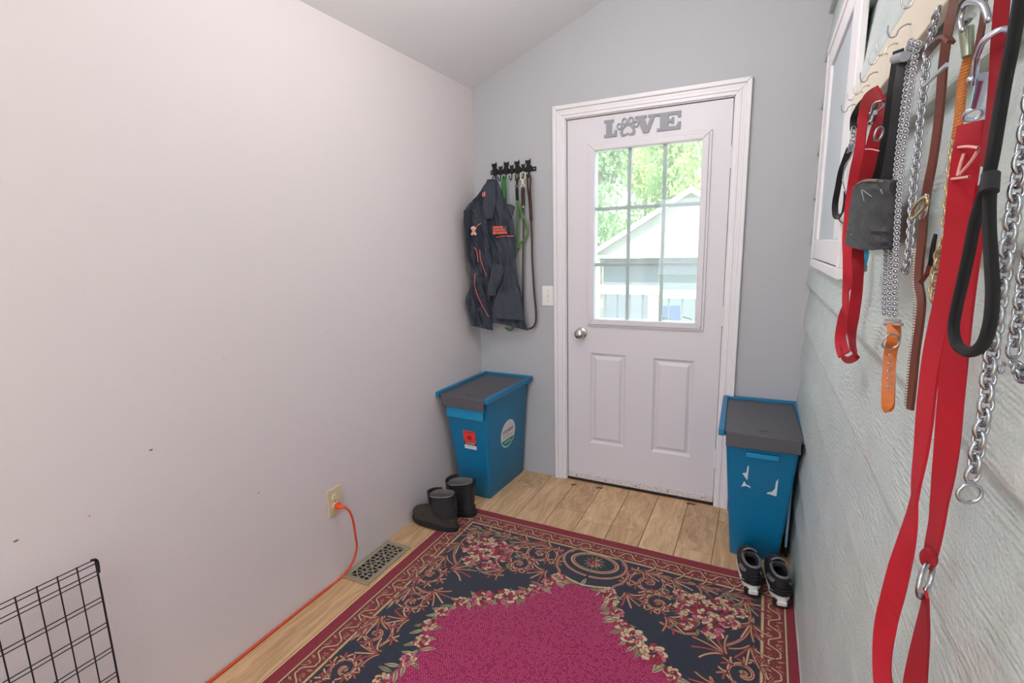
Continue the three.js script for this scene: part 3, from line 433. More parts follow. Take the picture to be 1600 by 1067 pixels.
function makeBoot(label, pos, turn, k, flapTilt) {
  const b = thing('ankle_boot', label, 'boot', pos, turn, 'black boots by the left wall');
  part('sole', loft(S([[0, -0.122, 0.134, 0.044], [0.004, -0.128, 0.14, 0.048], [0.013, -0.132, 0.145, 0.05], [0.016, -0.128, 0.141, 0.047], [0.02, -0.133, 0.146, 0.051], [0.03, -0.133, 0.146, 0.051], [0.033, -0.128, 0.14, 0.047]]), true, true), M.soleDark, b);
  part('upper', wrinkle(loft(S([[0.03, -0.127, 0.14, 0.047], [0.042, -0.126, 0.143, 0.0485], [0.058, -0.123, 0.142, 0.048], [0.072, -0.119, 0.134, 0.046], [0.084, -0.114, 0.115, 0.0445], [0.093, -0.111, 0.085, 0.044], [0.102, -0.109, 0.052, 0.044], [0.112, -0.108, 0.034, 0.045], [0.13, -0.109, 0.026, 0.047], [0.15, -0.112, 0.024, 0.05, -0.05], [0.168, -0.115, 0.025, 0.052, -0.1], [0.178, -0.117, 0.026, 0.053, -0.14]]), false, false, 1.2), k, 0.0045), k > 5 ? M.boot : M.bootSuede, b);
  part('shaft_lining', loft(S([[0.178, -0.117, 0.026, 0.053, -0.14], [0.182, -0.113, 0.022, 0.049, -0.14], [0.178, -0.108, 0.017, 0.045, -0.14], [0.14, -0.1, 0.016, 0.04], [0.05, -0.095, 0.03, 0.036]]), false, true, 1.2), M.lining, b, 'grey boot lining');
  part('shaft_panel', wrinkle(loft([0.075, 0.1, 0.13, 0.16, 0.172].map((y) => { const f = clamp((y - 0.075) / 0.1, 0, 1); return slice(y, -0.121 + 0.004 * f, lerp(0.02, 0.027, f), lerp(0.049, 0.0545, f), -0.13 * f); }), false, false, 1.2), k, 0.0045), M.boot, b);
  part('closure_flap', sheet(12, 5, (u, v) => { const f = lerp(-1.05, 1.05, u), k = 1 + 0.05 * (1 - v); return V(-0.045 + 0.0755 * Math.cos(f) * k, 0.134 + 0.058 * (1 - v) - flapTilt * (u - 0.5), 0.0585 * Math.sin(f) * k); }, 0.005), M.boot, b);
  part('pull_loop', tube([V(-0.12, 0.165, -0.014), V(-0.127, 0.2, -0.013), V(-0.124, 0.212, 0), V(-0.127, 0.2, 0.013), V(-0.12, 0.165, 0.014)], 0.0035, 20, 6), M.black, b);
  part('toe_seam', tube([-0.045, -0.03, 0, 0.03, 0.045].map((z) => V(0.065 - 11 * z * z, 0.1 - 17 * z * z, z * 1.02)), 0.002, 24, 5), M.soleDark, b);
  return b;
}
makeBoot('worn black ankle boot with dusty toe, partly on the rug', [0.15, 0.004, 0.775], Math.PI - 0.05, 2, 0.012);
makeBoot('black ankle boot standing between the bin and its pair', [0.162, 0.004, 0.632], Math.PI + 0.1, 9, -0.014);
function makeSneaker(label, pos, turn) {
  const b = thing('sneaker', label, 'shoe', pos, turn, 'black sneakers on the rug by the siding');
  part('midsole', loft(S([[0.01, -0.128, 0.136, 0.038], [0.014, -0.138, 0.143, 0.045], [0.026, -0.141, 0.146, 0.048], [0.036, -0.137, 0.143, 0.046, -0.06], [0.04, -0.13, 0.138, 0.042, -0.06]]), true, true), M.shoeWhite, b, 'white midsole');
  part('outsole', loft(S([[0, -0.118, 0.128, 0.036], [0.004, -0.127, 0.137, 0.041], [0.012, -0.13, 0.139, 0.042]]), true, true), M.soleDark, b);
  part('upper', loft(S([[0.034, -0.134, 0.141, 0.0455, -0.04], [0.046, -0.134, 0.142, 0.047, -0.03], [0.058, -0.131, 0.128, 0.0455], [0.068, -0.128, 0.098, 0.043], [0.077, -0.125, 0.062, 0.0405], [0.085, -0.123, 0.034, 0.0385, -0.05], [0.093, -0.124, 0.018, 0.037, -0.1], [0.099, -0.125, 0.012, 0.035, -0.15]]), false, false, 1.2), M.shoe, b);
  part('collar', loft(S([[0.099, -0.125, 0.012, 0.035, -0.15], [0.104, -0.121, 0.008, 0.0315, -0.15], [0.101, -0.113, 0.002, 0.027, -0.15], [0.085, -0.108, 0.0, 0.025], [0.045, -0.1, 0.06, 0.026]]), false, true, 1.2), M.shoeIn, b);
  part('collar_band', tube(slice(0.1, -0.122, 0.01, 0.0335, -0.15, 24), 0.0055, 60, 8, true), M.shoeGrey, b, 'grey padded collar');
  part('tongue', sheet(6, 6, (u, v) => V(0.052 - 0.055 * v, 0.082 + 0.045 * v - 0.012 * (2 * u - 1) ** 2, lerp(-0.026, 0.026, u)), 0.006), M.shoeGrey, b);
  const laces = []; for (let k = 0; k < 4; k++) laces.push(tube([V(0.095 - k * 0.022, 0.066 + k * 0.007, -0.03), V(0.088 - k * 0.022, 0.084 + k * 0.0085, 0), V(0.08 - k * 0.022, 0.067 + k * 0.007, 0.03)], 0.0026, 16, 6));
  part('laces', merge(laces), std(0x3b3b40, 0.7), b);
  const ridges = []; for (let k = 0; k < 4; k++) ridges.push(tube([-0.039, -0.031, -0.018, 0, 0.018, 0.031, 0.039].map((z) => V(-0.136 + 22 * z * z + (k === 3 ? 0.004 : 0), 0.05 + k * 0.011 - 3 * z * z, z)), 0.0032, 24, 6));
  part('heel_ridge', merge(ridges), M.soleDark, b);
  for (const s of [-1, 1]) part('heel_overlay', sheet(4, 6, (u, v) => { const t = lerp(0.02, 0.09, v); return V(-0.128 + t * 1.1, 0.094 - 0.022 * v - 0.014 * u, s * (0.024 + 0.012 * Math.sqrt(v) + 0.008 * u)); }, 0.004), M.shoeGrey, b);
  part('heel_pad', rbox(-0.147, -0.134, 0.012, 0.032, -0.018, 0.018, 0.006), M.shoeWhite, b);
  part('heel_clip', loft(S([[0.004, -0.142, -0.11, 0.034], [0.03, -0.1432, -0.118, 0.036]]), true, true), M.soleDark, b);
  return b;
}
makeSneaker('black sneaker with white sole beside its pair, away from the siding', [1.585, 0.009, 0.575], Math.PI / 2 + 0.14);
makeSneaker('black sneaker with white sole against the siding wall', [1.69, 0.009, 0.6], Math.PI / 2 + 0.1);
// ---------------------------------------------------------------- floor register
{
  const r = thing('floor_register', 'brushed metal floor register with pierced lattice beside the wall', 'floor vent', [0.0785, 0, 1.136]);
  const w = 0.066, l = 0.146, iw = 0.05, il = 0.128, s = poly([[-w, -l], [w, -l], [w, l], [-w, l]]);
  const nx = 2, nz = 6, cx = 2 * iw / nx, cz = 2 * il / nz;
  const inset = (t, k) => { const m = [0, 1].map((i) => t.reduce((q, p) => q + p[i], 0) / t.length); return t.map((p) => p.map((c, i) => m[i] + (c - m[i]) * k)); };
  for (let i = 0; i < nx; i++) for (let j = 0; j < nz; j++) {
    const x0 = -iw + i * cx, x1 = x0 + cx, z0 = -il + j * cz, z1 = z0 + cz, m = [(x0 + x1) / 2, (z0 + z1) / 2], odd = (i + j) % 2;
    const tri = odd ? [[[x0, z0], [x1, z0], m], [[x1, z0], [x1, z1], m], [[x1, z1], [x0, z1], m], [[x0, z1], [x0, z0], m]] : [[[x0, z0], [m[0], z0], m, [x0, m[1]]], [[m[0], z0], [x1, z0], [x1, m[1]], m], [m, [x1, m[1]], [x1, z1], [m[0], z1]], [[x0, m[1]], m, [m[0], z1], [x0, z1]]];
    for (const t of tri) s.holes.push(new THREE.Path(inset(t, 0.74).map((p) => new THREE.Vector2(...p))));
  }
  part('grille', extrude(s, 0.002).rotateX(Math.PI / 2).translate(0, 0.0075, 0), M.register, r);
  const e = (x0, x1, z0, z1) => rbox(x0, x1, 0.0003, 0.009, z0, z1, 0.0035);
  part('frame', merge([e(-w - 0.003, w + 0.003, -l - 0.003, -l + 0.012), e(-w - 0.003, w + 0.003, l - 0.012, l + 0.003), e(-w - 0.003, -w + 0.01, -l + 0.01, l - 0.01), e(w - 0.01, w + 0.003, -l + 0.01, l - 0.01)]), M.register, r);
const dw = 0.058, dl = 0.136, D = -0.32; // an open sheet metal duct below
  part('duct', merge([box(-dw - 0.002, -dw, D, 0.004, -dl, dl), box(dw, dw + 0.002, D, 0.004, -dl, dl), box(-dw, dw, D, 0.004, -dl - 0.002, -dl), box(-dw, dw, D, 0.004, dl, dl + 0.002), box(-dw, dw, D - 0.002, D, -dl, dl)]), M.duct, r);
}
// ---------------------------------------------------------------- outlet, plug and cord; switch
{
  const o = thing('wall_outlet', 'ivory duplex outlet low on the left wall', 'outlet', [0.0005, 0.357, 1.283]);
  part('plate', rbox(0, 0.006, -0.06, 0.06, -0.039, 0.039, 0.003), M.ivory, o);
  for (const y of [0.02, -0.02]) { const q = part('receptacle', new THREE.CylinderGeometry(0.017, 0.017, 0.004, 24).rotateZ(Math.PI / 2).scale(1, 0.8, 1).translate(0.007, y, 0), std(0xe8dcbe, 0.4), o); part('slot', merge([box(0.0088, 0.0094, y, y + 0.008, -0.008, -0.006), box(0.0088, 0.0094, y, y + 0.009, 0.006, 0.008), box(0.0088, 0.0094, y - 0.009, y - 0.005, -0.002, 0.002)]), M.slotShade, q); }  // slots are solid slivers: the dark of the openings is put into their colour
  part('screw', new THREE.CylinderGeometry(0.003, 0.003, 0.002, 10).rotateZ(Math.PI / 2).translate(0.0068, 0, 0), M.nickel, o);
  const c = thing('extension_cord', 'orange extension cord plugged in and trailing along the wall', 'cord');
  part('plug', merge([rbox(0.0102, 0.03, 0.324, 0.35, 1.27, 1.296, 0.006), rod(V(0.026, 0.337, 1.283), V(0.05, 0.334, 1.275), 0.011, 0.006)]), M.orange, c);
  const pts = [V(0.048, 0.334, 1.276), V(0.06, 0.322, 1.268)]; for (const [u, v, x] of [[550, 808, 0.062], [555, 835, 0.052], [557, 858, 0.04], [550, 880, 0.028]]) pts.push(at(u, v, 'x', x));
  for (const [u, v] of [[533, 901], [500, 928], [450, 967], [400, 1006], [360, 1038], [322, 1068]]) { const p = at(u, v, 'y', 0.005); pts.push(V(clamp(p.x, 0.008, 0.05), 0.006, p.z)); }
  pts.push(V(0.02, 0.006, 2.15), V(0.03, 0.006, 2.6));
  part('cable', tube(pts, 0.0048, 140, 8), M.cord, c);
  const s = thing('light_switch', 'white toggle light switch beside the door casing', 'switch', [0.459, 1.107, 0.0005]);
  part('plate', rbox(-0.035, 0.035, -0.058, 0.058, 0, 0.006, 0.003), M.plastic, s);
  part('toggle', rbox(-0.005, 0.005, -0.006, 0.012, 0.004, 0.018, 0.002), M.plastic, s);
  for (const y of [0.03, -0.03]) part('screw', new THREE.CylinderGeometry(0.003, 0.003, 0.002, 10).rotateX(Math.PI / 2).translate(0, y, 0.0064), M.nickel, s);
}
// ---------------------------------------------------------------- folded crate panel leaning on the left wall
{
  const g = thing('crate_panel', 'black wire dog crate panel leaning on the left wall', 'crate panel');
  const X = 0.045, tops = [[149.5, 878.5], [120.6, 888.7], [90.5, 901], [59.4, 914.7], [22.4, 930]].map(([u, v]) => at(u, v, 'x', X)), zs = tops.map((p) => p.z), y1 = (tops[0].y + tops[3].y) / 2 + 0.005;
  const dz = (zs[4] - zs[0]) / 4, zl = [0, 1, 2, 3, 4, 5, 6, 7].map((k) => zs[0] + dz * k), end = zl[7];
  zl.forEach((z, k) => part('upright_wire', rod(V(X, 0.002, z), V(X, y1, z), k ? 0.0017 : 0.0026, undefined, 8), M.wire, g));
  for (let y = y1, k = 0; y > 0.02; k++) {
    for (const d of [0, 0.0115]) part('cross_wire', rod(V(X + 0.004, y - d, zl[0]), V(X + 0.004, y - d, end), 0.0014, undefined, 8), M.wire, g);
    y -= k ? 0.076 : 0.033;
  }
  part('corner_bend', tube([V(X + 0.003, y1 - 0.04, zl[0] - 0.002), V(X + 0.003, y1 - 0.004, zl[0] - 0.001), V(X + 0.003, y1 + 0.002, zl[0] + 0.01)], 0.0034, 12, 8), M.wire, g);
}
// ---------------------------------------------------------------- LOVE sign above the door window
{
  const sg = thing('love_sign', 'grey cut-out LOVE sign with paw print letter above door window', 'sign', [0.782, 1.936, -0.003]), m = std(0x94959c, 0.5);
  sg.rotation.z = 0.0;
  const H = 0.084, letter = (pts) => extrude(poly(pts), 0.006, 0.0008);
  part('letter_l', letter([[0, 0], [0.066, 0], [0.066, 0.03], [0.056, 0.03], [0.052, 0.014], [0.04, 0.014], [0.04, H - 0.013], [0.05, H - 0.013], [0.05, H], [0, H], [0, H - 0.013], [0.011, H - 0.013], [0.011, 0.013], [0, 0.013]]), m, sg);
  const ring = (cx, cy, rx, ry, k) => { const s = new THREE.Shape(); s.absellipse(cx, cy, rx, ry, 0, Math.PI * 2); const h = new THREE.Path(); h.absellipse(cx, cy, rx * k, ry * k, 0, Math.PI * 2); s.holes.push(h); return extrude(s, 0.006); };
  const heart = (s, f) => { const q = new (f ? THREE.Shape : THREE.Path)(), X = (x) => 0.122 + x * s, Y = (y) => 0.027 + y * s; q.moveTo(X(-0.03), Y(-0.022)); q.bezierCurveTo(X(-0.018), Y(-0.034), X(-0.008), Y(-0.022), X(0), Y(-0.02)); q.bezierCurveTo(X(0.008), Y(-0.022), X(0.018), Y(-0.034), X(0.03), Y(-0.022)); q.bezierCurveTo(X(0.042), Y(-0.006), X(0.02), Y(0.022), X(0), Y(0.026)); q.bezierCurveTo(X(-0.02), Y(0.022), X(-0.042), Y(-0.006), X(-0.03), Y(-0.022)); return q; };
  const pad = heart(1.15, true); pad.holes.push(heart(0.76, false));
  part('paw_print', merge([extrude(pad, 0.006), ring(0.079, 0.046, 0.0145, 0.0165, 0.6), ring(0.105, 0.067, 0.0145, 0.0175, 0.6), ring(0.138, 0.068, 0.0145, 0.0175, 0.6), ring(0.164, 0.048, 0.0145, 0.0165, 0.6)]), m, sg);
  part('letter_v', letter([[0.16, H], [0.16, H - 0.012], [0.17, H - 0.012], [0.2, 0], [0.228, 0], [0.256, H - 0.012], [0.268, H - 0.012], [0.268, H], [0.224, H], [0.224, H - 0.012], [0.234, H - 0.012], [0.22, 0.03], [0.205, H - 0.012], [0.216, H - 0.012], [0.216, H]]), m, sg);
  part('letter_e', letter([[0.268, 0], [0.38, 0], [0.38, 0.034], [0.368, 0.034], [0.36, 0.016], [0.322, 0.016], [0.322, 0.035], [0.338, 0.035], [0.338, 0.028], [0.348, 0.028], [0.348, 0.058], [0.338, 0.058], [0.338, 0.05], [0.322, 0.05], [0.322, H - 0.015], [0.36, H - 0.015], [0.368, H - 0.03], [0.38, H - 0.03], [0.38, H], [0.268, H], [0.268, H - 0.013], [0.282, H - 0.013], [0.282, 0.013], [0.268, 0.013]]), m, sg);
}
// ---------------------------------------------------------------- key rack with cats on the back wall
{
  const r = thing('hook_rack', 'black metal hook rack with cat figures above the vest', 'hook rack'), Y = 1.815;
  part('bar', rbox(0.107, 0.397, Y - 0.011, Y + 0.013, 0.0005, 0.005, 0.002), M.blackIron, r);
  for (const x of [0.118, 0.386]) part('screw', new THREE.SphereGeometry(0.005, 12, 8).scale(1, 1, 0.5).translate(x, Y, 0.006), M.steel, r);
  const cat = (s) => { const q = poly([[-0.014, -0.02], [-0.018, -0.008], [-0.016, 0.01], [-0.011, 0.02], [-0.015, 0.026], [-0.0165, 0.034], [-0.016, 0.048], [-0.009, 0.042], [-0.001, 0.043], [0.007, 0.042], [0.0125, 0.05], [0.0145, 0.036], [0.013, 0.026], [0.0095, 0.02], [0.0165, 0.012], [0.021, 0.006], [0.019, -0.004], [0.017, -0.014], [0.013, -0.02]]); return extrude(q, 0.005, 0.0015).scale(s, s, 1).translate(0, 0, 0.005); };
  const big = cat(1), small = cat(0.68);
  for (const [u, v, b] of [[773, 260, 1], [781.6, 262, 0], [790, 257, 1], [799, 260, 0], [808.5, 256.5, 1], [817.3, 259, 0], [826, 255, 1]]) {
    const p = at(u, v, 'z', 0.01), c = part('cat', b ? big : small, M.blackIron, r); c.position.set(p.x, Y + (b ? 0.006 : 0.0), 0); c.rotation.z = [0.1, -0.05, 0, 0.08, -0.06, 0, -0.12][Math.floor(u) % 7];
    part('hook', tube([V(p.x, Y - 0.008, 0.006), V(p.x, Y - 0.03, 0.008), V(p.x, Y - 0.045, 0.014), V(p.x, Y - 0.05, 0.026), V(p.x, Y - 0.042, 0.038), V(p.x, Y - 0.03, 0.042)], 0.0028, 24, 8), M.blackIron, r);
  }
}
// ---------------------------------------------------------------- work vest on the rack
{
  const vest = thing('work_vest', 'charcoal work vest with orange piping hanging on the rack', 'vest');
  const zAt = (u) => u < 770 ? lerp(0.215, 0.1, (u - 722) / 48) : lerp(0.1, 0.055, Math.min(1, (u - 770) / 50));
  const rowsAt = (rows, b) => { const k = b * (rows.length - 1), i = Math.min(rows.length - 2, Math.floor(k)), t = k - i; return rows[i].map((q, n) => lerp(q, rows[i + 1][n], t)); };
  const smooth = (rows, b) => { const n = rows.length - 1, w = 0.35 / n, r = [0, 1, 2, 3].map(() => 0); for (const o of [-1, 0, 1]) rowsAt(rows, clamp(b + o * w, 0, 1)).forEach((q, i) => (r[i] += q / 3)); return r; };
  const panel = (name, rows, lift, mat, amp = 0.009, k = 0, t = 0.005, label) => part(name, sheet(26, 60, (a, b) => {
    const [vl, ul, vr, ur] = smooth(rows, b), u = lerp(ul, ur, a), v = lerp(vl, vr, a);
    const f = amp * (n2(u * 0.06 + k, v * 0.016) + 0.6 * n2(u * 0.13 - v * 0.03 + k, v * 0.03) + 0.25 * n2(u * 0.4, v * 0.2 + k)) + 0.012 * Math.sin(a * Math.PI);
    return at(u, v, 'z', Math.max(0.012, zAt(u) + lift + f));
  }, t), mat, vest, label);
  panel('back', [[286, 758, 286, 776], [318, 740, 318, 786], [345, 733, 345, 797], [400, 738, 400, 799], [450, 742, 450, 803], [498, 746, 502, 808]], -0.03, M.vest, 0.004, 5);
  panel('front_left', [[279, 763, 278, 772], [294, 755, 293, 771], [310, 742, 311, 767], [324, 728, 328, 768], [337, 724, 343, 761], [365, 728, 366, 768], [392, 730, 392, 776], [420, 736, 416, 783], [440, 736, 436, 780], [456, 733, 452, 769], [465, 726, 466, 766], [486, 732, 494, 768], [512, 738, 519, 770]], 0, M.vest, 0.019, 1);
  panel('front_right', [[279, 767, 278.5, 776], [298, 770, 298, 783], [318, 771, 318, 791], [338, 771, 336, 800], [365, 773, 364, 805], [390, 777, 390, 805.5], [410, 781, 411, 806], [432, 785, 433, 808.7], [450, 780, 452, 812.5], [468, 773, 470, 816], [490, 769, 497, 819], [505, 770, 519, 826]], 0.012, M.vest, 0.014, 8);
  panel('collar', [[282, 763, 280, 773], [298, 756, 298, 774], [316, 754, 318, 774], [334, 758, 336, 771], [342, 761, 342, 769]], 0.026, M.vest, 0.005, 3);
  panel('shoulder_tab', [[318, 789, 319, 795], [321, 790, 323, 805.5], [328, 793, 328, 803], [338, 797, 338, 800.5]], 0.02, M.vest, 0.003, 4);
  panel('armhole_edge', [[326, 725, 325, 737], [345, 725, 345, 736], [370, 728, 370, 733], [395, 730, 395, 735], [412, 733, 412, 737]], 0.02, M.vestDark, 0.003, 6);
  panel('pocket_flap', [[412, 770, 412, 783], [424, 768, 424, 788], [440, 764, 442, 782], [452, 762, 454, 775], [463, 762, 463, 774]], 0.034, M.vest, 0.004, 7);
  panel('pocket', [[455, 790, 447, 800], [464, 776, 452, 812], [478, 772, 476, 815], [500, 773, 504, 820]], 0.03, M.vest, 0.004, 11);
  const line = (pts, lift, r = 0.0022) => part('piping', tube(pts.map(([u, v]) => at(u, v, 'z', zAt(u) + lift)), r, 30, 6), M.piping, vest, 'orange-pink piping');
  line([[740, 386], [744, 390], [746, 400], [747, 409]], 0.034); line([[749.5, 390], [751, 405], [756, 420], [760.5, 431]], 0.034); line([[742.5, 427], [741.5, 440], [743, 452], [749, 468], [756, 482], [763.7, 495]], 0.034); line([[775, 370.5], [785, 369], [804, 368.7]], 0.036); line([[744, 354], [751.5, 348.6]], 0.032);
  const patch = (name, u, v, z, w, h, draw, turn) => { const p = at(u, v, 'z', z), t = canvasTex(256, 256, draw), q = part(name, new THREE.BoxGeometry(w, h, 0.0015), std(0xffffff, 0.7, 0, { map: t }), vest); q.position.copy(p); q.rotation.y = turn; };
  patch('chest_logo', 781, 359.5, zAt(781) + 0.046, 0.082, 0.046, (c) => { c.fillStyle = '#3f434d'; c.fillRect(0, 0, 256, 256); c.fillStyle = '#e85a3c'; for (let r = 0; r < 3; r++) for (let k = 0; k < 5 + r; k++) c.fillRect(6 + k * 36 + (r === 1 ? 4 : 0), 8 + r * 84, 29, 66); c.fillStyle = '#3f434d'; for (let k = 0; k < 26; k++) c.fillRect(10 + (k * 53) % 230, 22 + (k * 37) % 200, 8, 22); }, 0.3);
  const em = at(740, 361, 'z', zAt(740) + 0.036); const e = part('emblem', merge([box(-0.006, 0.006, -0.024, 0.024, -0.001, 0.001).rotateZ(0.5), box(-0.006, 0.006, -0.024, 0.024, -0.001, 0.001).rotateZ(-0.5), box(-0.005, 0.005, -0.01, 0.026, -0.001, 0.001)]), std(0xe9b3a4, 0.6), vest, 'pale orange cross emblem'); e.position.copy(em); e.rotation.y = 0.7;
  const cl = at(757, 303, 'z', zAt(757) + 0.048); const ct = part('collar_print', merge([box(-0.004, 0.004, -0.012, 0.012, -0.001, 0.001), box(-0.012, -0.007, -0.016, 0.008, -0.001, 0.001)]), M.piping, vest); ct.position.copy(cl); ct.rotation.y = 0.6;
  part('hanging_loop', tube([at(769, 281, 'z', 0.06), at(772, 275, 'z', 0.045), at(775, 274, 'z', 0.03), at(776, 280, 'z', 0.05)], 0.003, 20, 6), M.vestDark, vest);
}
// ---------------------------------------------------------------- leashes on the rack
const zpath = (list, z) => list.map(([u, v, e]) => at(u, v, 'z', e ?? z));
const braid = (pts, r, turns, n = 90) => { const c = curveOf(pts), out = [], F = c.computeFrenetFrames(n); for (let k = 0; k < 3; k++) { const q = []; for (let i = 0; i <= n; i++) { const a = i / n * turns * 6.283 + k * 2.094; q.push(c.getPointAt(i / n).addScaledVector(F.normals[i], Math.cos(a) * r).addScaledVector(F.binormals[i], Math.sin(a) * r)); } out.push(new THREE.TubeGeometry(curveOf(q), n * 2, r * 0.95, 6)); } return merge(out); };
const flat = (pts, w, t = 0.003, dir = V(1, 0, 0)) => { const c = curveOf(pts); return sheet(2, pts.length * 8, (a, b) => { const p = c.getPoint(b), tan = c.getTangent(b), d = dir.clone().addScaledVector(tan, -dir.dot(tan)).normalize(); return p.addScaledVector(d, (a - 0.5) * w); }, t); };
function snap(parent, top, bottom, s, mat) { // bolt snap: hook, barrel, thumb lever and swivel eye between two points
  const d = bottom.clone().sub(top), L = d.length(), q = new THREE.Quaternion().setFromUnitVectors(V(0, -1, 0), d.clone().normalize());
  const cap = (g, p, r) => merge([g, new THREE.SphereGeometry(r, 10, 8).translate(p.x, p.y, p.z)]);
  const put = (name, g) => { const m = part(name, g, mat, parent); m.position.copy(top); m.quaternion.copy(q); return m; };
  put('hook', cap(tube([V(0.004 * s, -L * 0.46, 0), V(0.011 * s, -L * 0.3, 0), V(0.012 * s, -L * 0.12, 0), V(0.004 * s, 0, 0), V(-0.006 * s, -L * 0.06, 0), V(-0.0085 * s, -L * 0.2, 0)], 0.0025 * s, 30, 8), V(-0.0085 * s, -L * 0.2, 0), 0.0025 * s));
  put('gate', rod(V(-0.0085 * s, -L * 0.2, 0), V(-0.0055 * s, -L * 0.5, 0), 0.0022 * s)); put('barrel', rod(V(0, -L * 0.44, 0), V(0, -L * 0.76, 0), 0.0055 * s, 0.0045 * s, 16)); put('thumb_lever', new THREE.SphereGeometry(0.003 * s, 10, 8).translate(-0.009 * s, -L * 0.44, 0));
  put('swivel_eye', new THREE.TorusGeometry(0.007 * s, 0.0022 * s, 8, 20).translate(0, -L * 0.86, 0));
}
{
  const g = thing('green_strap', 'flat green strap looped on the rack behind the vest', 'leash');
  part('strap', flat([...zpath([[785.5, 330], [785, 300], [785.5, 283]], 0.03), ...zpath([[787, 277]], 0.036), ...zpath([[789, 283], [790, 300], [790.5, 330], [790, 352]], 0.042)], 0.019, 0.0025, V(0.85, 0, 0.5)), M.green, g);
  const r = thing('rope_leash', 'green rope leash with black snap on the rack', 'leash');
  snap(r, at(808.5, 270, 'z', 0.034), at(807.5, 294, 'z', 0.034), 1.2, M.blackIron);
  part('sleeve', rod(at(807.5, 294, 'z', 0.034), at(808.5, 313, 'z', 0.034), 0.0085), M.black, r);
  part('rope', tube(zpath([[808.5, 311], [809.5, 335], [809, 360], [808, 385], [805, 402], [804, 440], [806, 480], [801, 513], [796, 516], [790, 512]], 0.034), 0.0065, 80, 8), M.greenRope, r);
  part('rope_loop', tube(zpath([[809.5, 314], [813, 328], [820, 343], [824.5, 356], [824, 366], [818, 375], [810, 382], [807, 390]], 0.041), 0.0065, 50, 8), M.greenRope, r);
  const b = thing('slim_leash', 'slim brown leash with cream snap and dark braid on the rack', 'leash');
  snap(b, at(816, 269, 'z', 0.046), at(817.3, 294, 'z', 0.046), 1.45, std(0xe2d5bd, 0.4, 0.3));
  part('braid', braid(zpath([[817.2, 293], [817, 303], [817.5, 312], [817.5, 322]], 0.044), 0.0058, 4), std(0x3a2d2c, 0.6), b);
  part('band', rod(at(817.5, 321, 'z', 0.044), at(817.5, 325, 'z', 0.044), 0.009), M.brass, b);
  part('strap', flat(zpath([[817.5, 324], [818, 350], [817.5, 390], [817, 430], [817, 470], [818, 500]], 0.036), 0.012, 0.003), std(0x53483a, 0.6), b);
  const l = thing('leather_leash', 'dark brown leather leash with braided upper end on the rack', 'leash');
  part('handle', merge([flat([...zpath([[827, 312], [824.5, 290], [824.5, 276]], 0.038), ...zpath([[826, 271.5]], 0.041), ...zpath([[829, 278], [828.5, 295], [829, 315]], 0.048)], 0.012, 0.003, V(0.9, 0, 0.4))]), M.darkLeather, l);
  part('braid', braid(zpath([[828.3, 312], [829, 325], [829.5, 335], [830, 344]], 0.042), 0.0052, 4), M.darkLeather, l);
  part('strap', flat(zpath([[830, 343], [831, 370], [831.5, 400], [833, 430], [835, 460], [837.5, 488], [837, 503], [833, 511], [826, 514]], 0.04), 0.0125, 0.0032), M.darkLeather, l);
}
// ---------------------------------------------------------------- leash rail and what hangs on it (right wall)
{
  const X = W - 0.015, rail = thing('leash_rail', 'cream painted board with small metal hooks on the siding', 'hook rail');
  part('board', rbox(X - 0.016, X, 1.652, 1.728, 1.16, 2.62, 0.003), std(0xddd3c0, 0.55), rail);
  const hz = [1.24, 1.33, 1.42, 1.5, 1.58, 1.66, 1.74, 1.82, 1.9, 1.97, 2.04, 2.11, 2.18, 2.26, 2.36, 2.46];
  const hook = tube([V(-0.014, 0, 0), V(-0.022, 0.001, 0), V(-0.03, -0.004, 0), V(-0.033, -0.012, 0), V(-0.039, -0.013, 0), V(-0.043, -0.006, 0), V(-0.0435, 0.004, 0)], 0.0012, 24, 6);
  hz.forEach((z, k) => { part('hook', hook, k % 3 ? M.nickel : M.gray, rail).position.set(X, 1.692 + 0.006 * Math.sin(k * 2), z); });
}
const ringGeo = (r, t) => new THREE.TorusGeometry(r, t, 10, 32);
function ringAt(parent, name, u, v, d, rpx, tpx, mat, turn = [0.3, 0.3, 0]) { const p = at(u, v, 'x', W - d), d2 = p.distanceTo(camera.position), k = rayOf(u - 1, v).angleTo(rayOf(u + 1, v)) / 2 * d2 * 1.12, m = part(name, ringGeo(rpx * k, tpx * k), mat, parent); m.position.copy(p); m.rotation.set(...turn); return m; }
function chain(parent, pts, pitch, mat, r, t, twist = 0.75, name = 'link') { // curb chain: each link a flattened ring turned against the last
  const c = curveOf(pts), n = Math.round(c.getLength() / pitch), g = new THREE.TorusGeometry(r, t, 8, 16).scale(0.78, 1.12, 1);
  for (let i = 0; i < n; i++) { const u = (i + 0.5) / n, tan = c.getTangentAt(u), m = part(name, g, mat, parent); m.position.copy(c.getPointAt(u)); m.quaternion.setFromUnitVectors(V(0, 1, 0), tan); m.rotateY((i % 2 ? twist : -twist) + 0.4); }
}
function chainMerged(pts, pitch, r, t, twist, side = 0) { const c = curveOf(pts), n = Math.round(c.getLength() / pitch), g = new THREE.TorusGeometry(r, t, 6, 12).scale(0.85, 1.1, 1), out = []; for (let i = 0; i < n; i++) { const u = (i + 0.5) / n, q = new THREE.Quaternion().setFromUnitVectors(V(0, 1, 0), c.getTangentAt(u)), m = new THREE.Matrix4().compose(c.getPointAt(u), q.multiply(new THREE.Quaternion().setFromAxisAngle(V(0, 1, 0), (i % 2 ? twist : -twist) + side)), V(1, 1, 1)); out.push(g.clone().applyMatrix4(m)); } return merge(out); }
